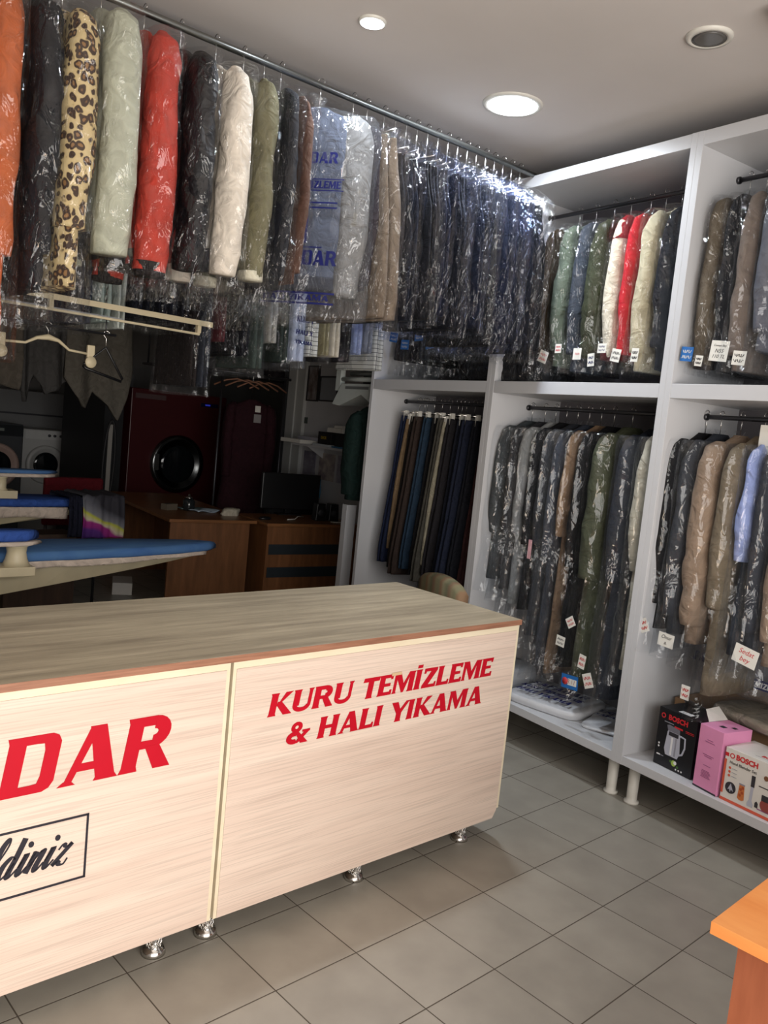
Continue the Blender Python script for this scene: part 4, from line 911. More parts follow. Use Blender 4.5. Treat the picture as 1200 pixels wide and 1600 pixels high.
def check_mat():
    m, nt, b, out = nodes_of('checked_cotton')
    tc = N(nt, 'ShaderNodeTexCoord'); sp = N(nt, 'ShaderNodeSeparateXYZ'); L(nt, tc.outputs['Object'], sp.inputs[0]); ms = []
    for ax in ('X', 'Z', 'Y'):
        a = N(nt, 'ShaderNodeMath', operation='MULTIPLY'); L(nt, sp.outputs[ax], a.inputs[0]); a.inputs[1].default_value = 38
        f = N(nt, 'ShaderNodeMath', operation='FRACT'); L(nt, a.outputs[0], f.inputs[0])
        l = N(nt, 'ShaderNodeMath', operation='LESS_THAN'); L(nt, f.outputs[0], l.inputs[0]); l.inputs[1].default_value = .13; ms.append(l.outputs[0])
    mx = N(nt, 'ShaderNodeMath', operation='MAXIMUM'); L(nt, ms[0], mx.inputs[0]); L(nt, ms[1], mx.inputs[1])
    c = N(nt, 'ShaderNodeMix', data_type='RGBA'); L(nt, mx.outputs[0], c.inputs[0]); c.inputs[6].default_value = (*srgb(206, 208, 204), 1); c.inputs[7].default_value = (*srgb(52, 54, 62), 1)
    L(nt, c.outputs[2], b.inputs['Base Color']); b.inputs['Roughness'].default_value = .9; return m
CHECK = check_mat()
bt('white checked shirt on the rear rail beside the printed bag', 2.295, .042, .80, CHECK, 320, None, nm='shirt', cat='shirt')
bt('khaki shirt right of the checked shirt on the rear rail', 2.385, .030, .78, (150, 142, 110), 321, nm='shirt', cat='shirt')
bt('cream shirt on the rear rail', 2.465, .034, .78, (204, 196, 180), 322, None, nm='shirt', cat='shirt')
bt('black jacket right of the cream shirt on the rear rail', 2.550, .036, .80, (26, 26, 32), 323, nm='jacket', cat='jacket')
bt('pale blue shirt on the rear rail', 2.640, .036, .74, (150, 164, 204), 324, nm='shirt', cat='shirt')
bt('silver grey shirt on the rear rail beside the shelving', 2.730, .036, .72, (130, 136, 150), 325, nm='shirt', cat='shirt')
bt('beige checked wrap, last on the rear rail before the shelving', 2.825, .040, .82, CHECK, 326, None, nm='wrap', cat='cloth')

# ------------------------------------------------------------------ hanging white drying rail with spare hangers
dr = empty('drying_rail', 'white double-bar hanging frame under the coats at the left', 'rail', (0, 0, 0))
MB().box(-.20, 1.40, 1.66, 1.70, 2.022, 2.030).box(-.20, 1.40, 1.66, 1.664, 2.005, 2.022).obj('top_bar', CREAM_METAL, dr)
MB().box(-.20, 1.355, 1.70, 1.715, 1.962, 1.972).obj('lower_bar', CREAM_METAL, dr)
for x in (.61, 1.335): MB().box(x, x + .02, 1.69, 1.712, 1.972, 2.022).obj('end_plate', CREAM_METAL, dr)
MB().box(-.20, .98, 1.75, 1.86, 1.975, 1.983).obj('tray', plain('grey_white_tray', srgb(170, 172, 176), .5), dr)
MB().tube([(-.20, 1.80, 1.905), (.97, 1.80, 1.905)], .006, 8).obj('hanger_bar', DSTEEL, dr)
for x in (.30, .92): MB().tube([(x, 1.80, 1.905), (x, 1.80, 1.978)], .003, 6).obj('stay', DSTEEL, dr)
chn = MB()
for k in range(44):
    z = 2.035 + k * .0247; q = []
    for j in range(8):
        t = j * math.pi / 4; q.append((.86 + (.006 * math.cos(t) if k % 2 else 0), 1.682 + (0 if k % 2 else .006 * math.cos(t)), z + .016 * math.sin(t)))
    chn.tube(q, .0022, 4, closed=True)
chn.obj('chain', STEEL, dr)
for x in (-.1,): MB().tube([(x, 1.682, 2.03), (x, 1.682, CEIL - .001)], .004, 6).obj('chain', STEEL, dr)
hg = empty('clip_hanger', 'white plastic clip hanger on the dark bar under the white frame', 'hanger', (.655, 1.80, 1.905), math.radians(4))
m = MB(); hook_mb(m, 0, 0, 0, .05, .0018, .014)
ho = m.obj('hook', CHROME, hg); ho.rotation_euler = (0, 0, math.pi / 2)
m = MB(); m.tube([(-.20, 0, -.095), (-.10, 0, -.090), (-.05, 0, -.062), (0, 0, -.052), (.05, 0, -.062), (.10, 0, -.096), (.20, 0, -.102)], [.006, .006, .008, .014, .008, .006, .006], 8); m.obj('crossbar', CREAM_METAL, hg)
for s in (-1, 1):
    c_ = MB().box(s * .205 - .018, s * .205 + .018, -.008, .008, -.135, -.060).obj('clip', CREAM_METAL, hg, bevel=.004)
    MB().lathe([(.0005, -.012), (.026, -.012), (.028, -.004), (.0005, -.004)], s * .205, -.138, 16, axis='y').obj('clip_pad', CREAM_METAL, c_)
hg = empty('wire_hanger', 'black coat hanger dangling alone from the end of the dark bar', 'hanger', (.925, 1.80, 1.905), math.radians(-12))
m = MB(); hook_mb(m, 0, 0, 0, .07, .002, .014); o = m.obj('hook', CHROME, hg); o.rotation_euler = (0, 0, math.pi / 2)
m = MB(); m.tube([(-.095, 0, -.150), (0, 0, -.062), (.085, 0, -.200), (.080, 0, -.212), (-.085, 0, -.168), (-.097, 0, -.158)], .0065, 8, closed=True); m.obj('arms', BPLAS, hg)

# ------------------------------------------------------------------ ironing tables
BLUEF = wood('blue_board_cover', srgb(62, 102, 160), srgb(84, 126, 172), (2, 5, 5), .85, 5, 2.5, .3)
BLUED = fabric((52, 84, 158)); PADW = fabric((206, 190, 176))
def board(x0, x1, yc, hw, z, th, tip, n=22):
    """plan outline of a board running along x, blunt at x0, tapering to a round tip at x1"""
    up, lo = [], []
    for i in range(n + 1):
        t = i / n; x = x0 + (x1 - x0) * t; k = (x1 - x) / tip
        w = hw * (1 if k >= 1 else max(.0, (1 - (1 - k) ** 2.2)) ** .62)
        up.append((x, yc + w)); lo.append((x, yc - w))
    return lo + up[::-1][1:]
def board_mb(pts, z, th, r=.012):
    m = MB(); n = len(pts); cx = sum(p[0] for p in pts) / n; cy = sum(p[1] for p in pts) / n
    def ins(d): return [(cx + (x - cx) * (1 - d / .6), cy + (y - cy) * (1 - d / .16)) for x, y in pts]
    rings = [[(x, y, z - th) for x, y in ins(.012)], [(x, y, z - th + r * .6) for x, y in pts], [(x, y, z - r) for x, y in pts], [(x, y, z - r * .3) for x, y in ins(.006)], [(x, y, z) for x, y in ins(.018)]]
    m.loft(rings, cap=(True, True)); return m
it = empty('ironing_table', 'large ironing table with faded blue cover, pointed end towards the desks', 'ironing table', (0, 0, 0))
P1 = board(-1.1, 1.70, 1.95, .19, .90, .05, 1.25, 40)
board_mb(P1, .885, .050, .02).obj('padded_cover', BLUEF, it)
def skirt(m, x0, x1, yf, z1, dz, n=60):
    m.grid(lambda u, v: (x0 + (x1 - x0) * u, yf(x0 + (x1 - x0) * u) - .002 + .004 * math.sin(u * 60), z1 - v * (dz * (1 - .75 * u) * (.75 + .25 * abs(math.sin(u * math.pi * 4.5))))), n, 4)
def yfront(x):
    k = (1.70 - x) / 1.25; return 1.95 - .19 * (1 if k >= 1 else max(0, 1 - (1 - k) ** 2.2) ** .62)
m = MB(); skirt(m, -1.0, 1.60, yfront, .842, .075); solidify(m.obj('pad_edge', PADW, it), .004)
m = MB(); rs = []
for i in range(16):
    t = i / 15; x = -1.0 + 2.55 * t; h = .215 * (1 - max(0, (x - .0) / 1.62)) + .012 if x > 0 else .227; w = (1.95 - yfront(x)) * .86
    rs.append([(x, 1.95 - w, .838), (x, 1.95 + w, .838), (x, 1.95 + w * .7, .838 - h), (x, 1.95 - w * .7, .838 - h)])
m.loft(rs, smooth=False); m.obj('vacuum_body', CREAM_METAL, it)
MB().box(-.75, -.45, 1.82, 2.08, .03, .62).obj('pedestal', CREAM_METAL, it); MB().box(-.95, -.2, 1.75, 2.15, 0, .03).obj('base_plate', CREAM_METAL, it)
sa = empty('sleeve_board', 'short blue sleeve board on a cream swing arm above the big ironing table', 'ironing board', (0, 0, 0))
board_mb(board(-.6, .62, 1.68, .055, .99, .03, .12, 20), 1.002, .045, .018).obj('padded_cover', BLUED, sa)
board_mb(board(-.6, .635, 1.68, .060, .99, .03, .12, 20), .955, .018, .006).obj('pad_edge', PADW, sa)
MB().lathe([(.058, .842), (.046, .87), (.040, .90), (.044, .925), (.060, .938)], .535, 1.70, 24).obj('post', CREAM_METAL, sa)
MB().box(-.6, .60, 1.64, 1.76, .800, .842).obj('swing_arm', CREAM_METAL, sa, bevel=.004)
it2 = empty('ironing_table', 'second ironing table behind, with navy and coloured cloths over its end', 'ironing table', (0, 0, 0))
board_mb(board(-.6, 1.84, 3.45, .17, .93, .05, .9, 30), .935, .05, .02).obj('padded_cover', BLUED, it2)
m = MB(); m.grid(lambda u, v: (-.6 + 2.0 * u, 3.275 + .004 * math.sin(u * 50), .888 - v * .075 * (.8 + .2 * abs(math.sin(u * 11)))), 50, 4); solidify(m.obj('pad_edge', PADW, it2), .004)
m = MB(); m.loft([[(x, 3.29, .87), (x, 3.60, .87), (x, 3.55, .87 - h), (x, 3.33, .87 - h)] for x, h in ((-.6, .22), (.4, .20), (1.0, .10), (1.5, .03))], smooth=False); m.obj('vacuum_body', CREAM_METAL, it2)
BROWNB = wood('dark_brown_cabinet', srgb(58, 42, 32), srgb(74, 54, 40), (8, 8, 1), .6)
MB().box(1.05, 1.50, 3.34, 3.56, 0, .70).obj('cabinet_pedestal', BROWNB, it2)
sb = empty('sleeve_board', 'short pale blue sleeve board on a cream post above the second ironing table', 'ironing board', (0, 0, 0))
board_mb(board(-.3, 1.35, 3.35, .07, 1.10, .03, .3, 20), 1.118, .022, .01).obj('padded_cover', BLUEF, sb)
board_mb(board(-.3, 1.36, 3.35, .075, 1.08, .03, .3, 20), 1.096, .022, .006).obj('pad_edge', PADW, sb)
MB().lathe([(.045, .985), (.035, 1.0), (.035, 1.06), (.05, 1.074)], 1.00, 3.35, 20).obj('post', CREAM_METAL, sb)
MB().box(-.3, 1.09, 3.30, 3.42, .937, .985).obj('swing_arm', CREAM_METAL, sb)
# cloths over the second board
def drape(name, label, x0, x1, yf, yb, ztop, drop, mat, seed, cat='cloth'):
    rng = random.Random(seed); p = [rng.random() * 6 for _ in range(4)]
    def f(u, v):
        x = x0 + (x1 - x0) * u; s = v * (drop + (yb - yf) + .06)
        wv = .008 * math.sin(u * 14 + p[0] + v * 3) + .005 * math.sin(u * 31 + p[1])
        if s < drop * (.94 + .06 * math.sin(u * 5 + p[2])): return (x + .006 * math.sin(v * 9), yf - .012 + wv, ztop - drop + s)
        s2 = s - drop; return (x, yf + min(s2, yb - yf), ztop + .006 + abs(wv) - max(0, s2 - (yb - yf)) )
    m = MB(); m.grid(f, 40, 50); return tag(solidify(m.obj(name, mat), .004), label, cat)
drape('navy_cloth', 'navy cloth with a small green logo draped over the second ironing table', 1.385, 1.475, 3.245, 3.55, .950, .25, fabric((26, 28, 44)), 5)
def tie_mat():
    m, nt, b, out = nodes_of('colour_blocked_print'); v = coords(nt, (1, 0, 1), rot=(0, math.radians(-28), 0))
    sp = N(nt, 'ShaderNodeSeparateXYZ'); n = N(nt, 'ShaderNodeTexNoise'); n.inputs['Scale'].default_value = 5; L(nt, v, n.inputs['Vector']); L(nt, v, sp.inputs[0])
    a = N(nt, 'ShaderNodeMath', operation='MULTIPLY_ADD'); L(nt, n.outputs['Fac'], a.inputs[0]); a.inputs[1].default_value = .12; L(nt, sp.outputs['Z'], a.inputs[2])
    r = N(nt, 'ShaderNodeMapRange'); L(nt, a.outputs[0], r.inputs[0]); r.inputs[1].default_value = TIE0; r.inputs[2].default_value = TIE0 + .30
    c = ramp(nt, r.outputs[0], [(0, srgb(84, 62, 40)), (.18, srgb(66, 34, 110)), (.40, srgb(90, 40, 130)), (.46, srgb(150, 34, 130)), (.56, srgb(160, 44, 130)), (.60, srgb(206, 196, 170)), (.68, srgb(190, 192, 60)), (.74, srgb(120, 120, 128)), (.90, srgb(84, 84, 92)), (1, srgb(40, 38, 46))])
    L(nt, c, b.inputs['Base Color']); b.inputs['Roughness'].default_value = .8; return m
TIE0 = .70 * math.cos(math.radians(28)) - 1.6 * math.sin(math.radians(-28)) - .06
TIE0 = 1.32
drape('patterned_scarf', 'purple, grey and yellow colour-blocked cloth draped over the second ironing table', 1.48, 1.77, 3.245, 3.55, .962, .27, tie_mat(), 6)
rc = empty('chair', 'red padded chair behind the second ironing table', 'chair', (1.83, 4.25, 0), 0)
MB().box(-.22, .24, -.02, .03, .62, .99).obj('backrest', fabric((88, 14, 24)), rc, bevel=.02)
MB().box(-.22, .24, .03, .45, .42, .48).obj('seat', fabric((88, 14, 24)), rc, bevel=.02)
for sx_ in (-.19, .21):
    for sy_ in (.0, .42): MB().tube([(sx_, sy_, 0), (sx_, sy_, .45 if sy_ else .7)], .012, 6).obj('leg', DSTEEL, rc)
wbx = MB().box(0, .16, 0, .30, 0, .10).obj('white_box', plain('white_carton', (0, 0, 0)), loc=(2.30, 4.45, 0), rotz=math.radians(-25), bevel=.003); tag(wbx, 'small white box on the floor beyond the ironing table', 'box')

# ------------------------------------------------------------------ work coats, washers, dryer
WR = MB().tube([(-.5, 4.62, 2.62), (2.75, 4.62, 2.62)], .012, 10).obj('clothes_rail', DSTEEL); tag(WR, 'dim dark rail holding grey coats over the laundry area', 'rail')
for x in (.0, 2.6): MB().tube([(x, 4.62, 2.62), (x, 4.62, CEIL - .001)], .005, 6).obj('drop_rod', DSTEEL, WR)
def blanket(label, pts_top, pts_bot, y, col, seed):
    """heavy cloth folded over the rail, its lower hem running through pts_bot (x, z)"""
    rng = random.Random(seed); p = [rng.random() * 6 for _ in range(4)]; xs_ = [q[0] for q in pts_bot]; zs_ = [q[1] for q in pts_bot]
    def f(u, v):
        xb = xs_[0] + (xs_[-1] - xs_[0]) * u; xt = pts_top[0] + (pts_top[1] - pts_top[0]) * u; zb = float(np.interp(xb, xs_, zs_))
        return (xt + (xb - xt) * v, y + v ** .7 * (.035 * math.sin(u * 9 + p[0] + v) + .02 * math.sin(u * 17 + p[1] - v * 2)) - .02, 2.636 - (2.636 - zb) * v)
    m = MB(); m.grid(f, 60, 50); o = solidify(m.obj('hanging_blanket', fabric(col)), .03); return tag(o, label, 'blanket')
blanket('grey brown blanket with pointed corner hanging in the dark, rightmost of three', (1.86, 2.34), [(1.84, 1.75), (1.93, 1.62), (2.03, 1.52), (2.10, 1.66), (2.20, 1.56), (2.30, 1.44), (2.36, 1.62), (2.40, 1.86)], 4.60, (98, 94, 86), 401)
blanket('dark grey blanket hanging in the dark, middle of three', (1.50, 1.84), [(1.52, 1.62), (1.56, 1.52), (1.62, 1.74), (1.70, 1.60), (1.82, 1.66), (1.88, 1.72)], 4.60, (72, 71, 70), 402)
blanket('dull brown grey blanket hanging at the left edge in the dark', (1.05, 1.48), [(1.0, 1.62), (1.3, 1.66), (1.37, 1.64), (1.50, 1.61), (1.51, 1.85)], 4.60, (86, 80, 72), 403)
WASH = plain('grey_white_enamel', srgb(176, 176, 174), .4, noise=.03)
DGLASS = plain('dark_door_glass', srgb(18, 22, 24), .08)
def washer(x0, x1, y, z0, z1, body, label, dr, dz, name='washing_machine', ring=None, yb=.6, cz=None):
    e = empty(name, label, name.replace('_', ' '), (0, 0, 0)); cx = (x0 + x1) / 2; cz = cz if cz else z0 + dz
    MB().box(x0, x1, y, y + yb, z0, z1).obj('housing', body, e, bevel=.008)
    d = MB().lathe([(dr, y - .001), (dr * 1.0, y - .03), (dr * .94, y - .045), (dr * .80, y - .045), (dr * .76, y - .03)], cx, cz, 40, axis='y').obj('door', ring or body, e)
    MB().lathe([(.0005, y - .040), (dr * .45, y - .036), (dr * .77, y - .026), (dr * .77, y - .002)], cx, cz, 40, axis='y', cap=(False, True)).obj('porthole', DGLASS, d)
    return e, cx, cz
e, cx, cz = washer(2.56, 3.06, 7.4, .30, 1.205, WASH, 'white front-loading washing machine with round dark porthole', .215, .52)
MB().box(2.58, 3.04, 7.394, 7.3995, 1.10, 1.19).obj('control_panel', plain('light_panel', srgb(190, 190, 188), .4), e)
for x in (2.84, 2.90, 2.97): MB().lathe([(.016, 7.393), (.014, 7.375), (.0005, 7.375)], x, 1.145, 12, axis='y', cap=(True, False)).obj('knob', DSTEEL, e)
MB().box(2.56, 3.06, 7.45, 8.0, 0, .298).obj('plinth', WALLD, e)
e, cx, cz = washer(1.98, 2.52, 7.3, 0, 1.25, plain('dark_grey_enamel', srgb(60, 62, 66), .4), 'dark grey washing machine with pale door ring at the left edge', .24, .80, ring=plain('pale_ring', srgb(176, 150, 140), .4))
MB().box(1.98, 2.52, 7.292, 7.2995, 1.12, 1.24).obj('control_panel', plain('black_panel', srgb(24, 28, 32), .3), e)
MB().box(2.20, 2.32, 7.289, 7.2915, 1.17, 1.20).obj('display', plain('display_grey', srgb(120, 126, 120), .4), e)
e = empty('tumble_dryer', 'wide grey metal cabinet dryer above the washing machines', 'dryer', (0, 0, 0))
MB().box(2.30, 3.30, 8.1, 8.85, 0, 1.62).obj('housing', plain('grey_enamel', srgb(120, 120, 120), .45), e, bevel=.01)
MB().box(2.32, 3.28, 8.09, 8.099, 1.34, 1.36).obj('seam', DSTEEL, e)
e = MB().box(3.32, 3.95, 7.7, 8.85, 0, 1.95).obj('tall_cabinet', plain('grey_cabinet', srgb(118, 118, 118), .6, noise=.06, nscale=3), bevel=.006); tag(e, 'tall plain grey cabinet between the washing machine and the dark red dryer', 'cabinet')
DRED = plain('dark_red_enamel', srgb(66, 16, 20), .4, noise=.05)
e, cx, cz = washer(3.12, 4.24, 6.02, 0, 1.76, DRED, 'large dark red industrial dryer with chromed round door', .31, 1.0, name='industrial_dryer', ring=plain('smoked_chrome', srgb(110, 112, 112), .22, metal=1), yb=1.1)
MB().box(3.92, 4.13, 6.012, 6.0195, 1.635, 1.675).obj('display', plain('dark_display', srgb(20, 22, 60), .2), e)
MB().box(3.97, 4.03, 6.008, 6.0115, 1.648, 1.664).obj('lit_digits', emit('blue_digits', srgb(60, 70, 220), .25), e)
MB().box(3.16, 3.50, 6.012, 6.0195, 1.66, 1.71).obj('name_plate', plain('dull_plate', srgb(80, 60, 60), .5), e)
MB().box(3.40, 3.44, 5.955, 5.975, .93, 1.10).obj('door_handle', STEEL, e)
# black machine side beside dryer
e = MB().box(2.86, 3.06, 6.05, 7.1, 0, 2.05).obj('partition_cabinet', plain('black_cabinet', srgb(26, 27, 30), .6)); tag(e, 'black cabinet side standing left of the dark red dryer', 'cabinet')
# hanging strap loop
m = MB(); lp = []
for k in range(24):
    t = 2 * math.pi * k / 24; lp.append((2.68 + .055 * math.cos(t) + .01 * math.sin(t), 5.5, 1.02 + .40 * math.sin(t)))
m.tube(lp, .012, 6, closed=True); o = m.obj('belt_loop', plain('black_strap', srgb(30, 30, 32), .6)); tag(o, 'long black and white strap loop hanging beside the black cabinet', 'strap')
MB().box(2.66, 2.70, 5.495, 5.505, .70, 1.38).obj('pale_strip', plain('pale_webbing', srgb(150, 146, 140), .8), o)
MB().tube([(2.68, 5.5, 1.43), (2.68, 5.5, CEIL - .001)], .003, 5).obj('cord', DSTEEL, o)

# ------------------------------------------------------------------ desks
DA = math.atan2(-.113, .726)
dk = empty('desk', 'large brown office desk with solid side, papers lying on it', 'desk', (2.361, 3.687, 0), DA)
MB().box(0, .735, 0, 1.85, .725, .75).obj('desk_top', DESK_TOP, dk, bevel=.002)
MB().box(.02, .685, .03, .055, 0, .725).obj('end_panel', DESK, dk); MB().box(.02, .685, 1.78, 1.805, 0, .725).obj('end_panel', DESK, dk)
MB().box(.50, .52, .055, 1.78, .22, .725).obj('modesty_panel', DESK, dk)
d2 = empty('side_desk', 'brown side desk with two dark horizontal stripes on its front', 'desk', (3.091, 3.435, 0), DA + math.radians(1))
MB().box(0, .90, 0, .62, .725, .75).obj('desk_top', DESK_TOP, d2, bevel=.002)
MB().box(.02, .04, .03, .58, 0, .725).obj('side_panel', DESK, d2); MB().box(.86, .88, .03, .58, 0, .725).obj('side_panel', DESK, d2)
MB().box(.04, .86, .035, .055, .02, .725).obj('front_panel', DESK, d2)
for z in (.30, .49): MB().box(.045, .855, .030, .0345, z, z + .085).obj('stripe', plain('dark_stripe', srgb(36, 44, 50), .5), d2)
def on(dx, dy, base=dk): 
    c_, s_ = math.cos(base.rotation_euler[2]), math.sin(base.rotation_euler[2]); return (base.location[0] + dx * c_ - dy * s_, base.location[1] + dx * s_ + dy * c_, .7505)
m = MB(); shell(m, [(.060, 0, 0, .05, .03), (.050, .01, 0, .09, .05), (.02, 0, .01, .10, .06), (0, 0, 0, .085, .05)], 501, 14, 40, .008, 1.4, 2.2, ridge=.012)
o = m.obj('work_gloves', fabric((196, 188, 170)), loc=on(.62, .30), rotz=.2); tag(o, 'crumpled cream work gloves on the desk front edge', 'gloves')
for k, (x, y, r, c, lb) in enumerate(((.50, .38, .2, (170, 186, 200), 'pale blue folded papers behind the cream gloves'), (.42, .55, -.1, (110, 130, 130), 'grey green sheet of paper further back on the desk'))):
    m = MB(); m.grid(lambda u, v: (u * .24, v * .13, .012 + .01 * math.sin(u * 7 + v * 3) * (1 - k)), 12, 6); o = solidify(m.obj('papers', plain('paper_%d' % k, srgb(*c), .8), loc=on(x - .12, y), rotz=r), .006); tag(o, lb, 'paper')
o = MB().box(-.06, .06, -.035, .035, 0, .05).obj('small_box', plain('grey_carton', srgb(110, 100, 86), .7), loc=on(.20, .58), rotz=.3); tag(o, 'small grey brown box on the desk left of the glass jar', 'box')
j = empty('glass_jar', 'dark glass jar with silver lid knob on the desk', 'jar', on(.36, .56))
MB().lathe([(.045, 0), (.05, .01), (.05, .08), (.035, .10)], n=20).obj('jar_body', plain('smoky_glass', srgb(38, 42, 44), .1), j); MB().lathe([(.03, .10), (.03, .112), (.008, .118), (.010, .135), (.0005, .14)], n=16, cap=(True, False)).obj('lid', CHROME, j)
mo = empty('monitor', 'black computer monitor seen from behind on the side desk', 'monitor', (3.66, 3.93, .7505), math.radians(-12))
MB().box(-.28, .28, -.02, .02, .05, .37).obj('housing', BPLAS, mo, bevel=.008); MB().box(-.03, .03, .02, .045, .0, .25).obj('neck', BPLAS, mo); MB().box(-.11, .11, -.03, .12, 0, .012).obj('base', BPLAS, mo)
for k, (x, y) in enumerate(((3.74, 3.60), (3.86, 3.57))):
    s_ = empty('loudspeaker', ['black desktop speaker, left of two beside the monitor', 'black desktop speaker, right of two near the shelving'][k], 'speaker', (x, y, .7505), -.2)
    m = MB(); m.loft([[( .050 * a_, .045 * b_, z) for a_, b_ in ((-1, -1), (1, -1), (1, 1), (-1, 1))] if z in (0,) else [(.04 * a_, .04 * b_, z) for a_, b_ in ((-1, -1), (1, -1), (1, 1), (-1, 1))] for z in (0, .15)], smooth=False); m.obj('cabinet', BPLAS, s_, bevel=.006)
    MB().lathe([(.0005, -.044), (.028, -.047), (.030, -.043)], 0, .07, 18, axis='y', cap=(False, False)).obj('cone', plain('speaker_cone', srgb(40, 40, 44), .6), s_)
m = MB(); m.tube([(3.42, 3.62, .754), (3.50, 3.62, .757), (3.56, 3.66, .775), (3.66, 3.70, .765)], .004, 6); o = m.obj('cable', WPLAS); tag(o, 'short white cable on the side desk in front of the monitor', 'cable')
m = MB(); m.tube([(3.78, 3.48, .754), (3.84, 3.44, .754), (3.92, 3.44, .755), (3.97, 3.46, .755)], .004, 6); o = m.obj('cable', WPLAS); tag(o, 'white cable at the right end of the side desk', 'cable')
o = MB().lathe([(.055, 0), (.058, .012), (.040, .022), (.0005, .026)], n=20, cap=(True, False)).obj('computer_mouse', BPLAS, loc=(3.22, 3.66, .7505)); o.scale = (1, .6, 1); tag(o, 'black computer mouse where the two desks meet', 'mouse')
# office chair behind side desk with blue cloth and black jacket
oc = empty('office_chair', 'black office chair half hidden behind the side desk', 'chair', (3.93, 4.14, 0), .1)
MB().box(-.20, .20, -.02, .05, .55, 1.02).obj('backrest', BPLAS, oc, bevel=.02); MB().box(-.19, .19, .05, .45, .42, .50).obj('seat', BPLAS, oc, bevel=.02)
MB().tube([(0, .26, .06), (0, .26, .42)], .03, 10).obj('column', DSTEEL, oc)
for k in range(5): MB().tube([(0, .26, .08), (.18 * math.cos(k * 1.257), .26 + .18 * math.sin(k * 1.257), .025)], .018, 6).obj('leg', DSTEEL, oc)
drape('blue_cloth', 'light blue cloth thrown over the office chair back', 3.84, 4.12, 4.10, 4.22, 1.055, .17, fabric((92, 134, 164)), 11)
m = MB(); shell(m, [(1.06, 0, 0, .10, .04), (1.02, 0, 0, .16, .07), (.90, 0, 0, .20, .09), (.70, 0, 0, .20, .10)], 502, 20, 36, .012, 1.2, 2.4); o = m.obj('black_jacket', fabric((20, 20, 22)), loc=(3.72, 4.10, 0), rotz=.1)
tag(o, 'black jacket bundled over the left corner of the office chair', 'jacket')
# maroon coat on a stand
st = empty('coat_stand', 'dark standing coat rack behind the desks', 'coat rack', (3.76, 4.78, 0))
for x in (-.36, .36):
    MB().tube([(x, 0, 0), (x, 0, 1.98)], .012, 8).obj('post', DSTEEL, st); MB().tube([(x, -.22, .012), (x, .22, .012)], .012, 8).obj('foot', DSTEEL, st)
MB().tube([(-.42, 0, 1.98), (.42, 0, 1.98)], .012, 8).obj('top_rail', DSTEEL, st)
coat('long_coat', 'dark maroon coat with white neck labels on the coat rack', 'coat', (3.74, 4.78, 1.98), math.radians(62), .10, .25, 1.38, .98, fabric((46, 18, 26)), seed=404, film=None, zsh=-.28, flarehem=1.35)
MB().box(-.03, .03, -.004, .0, -.03, .03).obj('neck_label', PAPER, st, loc=(-.02, -.115, 1.66)); MB().box(-.04, .04, -.004, .0, -.04, .04).obj('neck_label', plain('grey_label', srgb(150, 146, 146), .7), st, loc=(-.02, -.118, 1.57))
for k in range(4):
    hh = empty('wooden_hanger', 'empty wooden coat hanger on the rack, %s of four' % ORD[k], 'hanger', (3.56 + .12 * k, 4.78, 1.98), math.radians(60 + 9 * k), 'empty wooden hangers on the coat rack')
    m = MB(); hook_mb(m, 0, 0, .012, .05, .002, .014); m.obj('hook', CHROME, hh); m = MB(); m.tube([(0, -.21, -.13), (0, -.1, -.075), (0, 0, -.055), (0, .1, -.075), (0, .21, -.13)], .008, 6); m.obj('arms', EDGE_BAND, hh)
# high dark shelf with bits over the dryer
hs = MB().box(3.0, 4.9, 5.2, 5.6, 1.98, 2.0).obj('high_shelf', plain('dark_board', srgb(52, 50, 52), .7)); tag(hs, 'dark high shelf board above the dryer with bundles on it', 'shelf')
for x in (3.05, 4.85): MB().tube([(x, 5.58, 2.0), (x, 5.58, CEIL - .001)], .01, 6).obj('hanger_rod', DSTEEL, hs)
for k, (x, w, h, c) in enumerate(((3.25, .18, .16, (60, 62, 66)), (3.68, .14, .12, (96, 96, 100)), (4.08, .16, .10, (120, 120, 118)), (4.50, .20, .18, (50, 46, 50)))):
    m = MB(); shell(m, [(h, 0, 0, w * .5, .08), (h * .9, 0, 0, w * .8, .12), (h * .4, 0, 0, w, .14), (0, 0, 0, w * .9, .13)], 510 + k, 12, 30, .01, 1.2, 2.6)
    o = m.obj('cloth_bundle', fabric(c), loc=(x, 5.40, 2.003)); tag(o, ['dark grey', 'mid grey', 'pale grey', 'near black'][k] + ' cloth bundle on the high dark shelf', 'bundle')

# ------------------------------------------------------------------ right wall beyond the shelving
door = empty('door_1', 'dark inner door beside the white post', 'door', (0, 0, 0)); door['kind'] = 'structure'
MB().box(-5.32, -5.22, .93, 1.7, .02, 2.1).obj('door_leaf', plain('dark_door_paint', srgb(70, 74, 78), .6), door).parent = door
door.location = SP(0, 0); door.rotation_euler = (0, 0, PHI)
def wall_item(name, label, cat): return empty(name, label, cat, SP(0, 0), PHI)
def framed(label, a0, a1, z0, z1, art):
    e = wall_item('framed_picture', label, 'picture'); t = .012; fm = plain('black_frame', srgb(36, 34, 34), .5)
    MB().box(-a1, -a0, .928, .948, z1 - t, z1).box(-a1, -a0, .928, .948, z0, z0 + t).box(-a1, -a1 + t, .928, .948, z0 + t, z1 - t).box(-a0 - t, -a0, .928, .948, z0 + t, z1 - t).obj('frame', fm, e)
    MB().box(-a1 + t, -a0 - t, .938, .942, z0 + t, z1 - t).obj('print', art, e); return e
framed('narrow framed picture with a brown diamond ornament on the far right wall', 4.63, 4.84, 1.79, 2.13, wood('brown_ornament', srgb(90, 70, 66), srgb(150, 146, 144), (6, 6, 3), .6, 3, 4))
framed('framed certificate next to the ornament picture on the far right wall', 4.27, 4.60, 1.795, 2.03, plain('certificate_paper', srgb(140, 144, 150), .6))
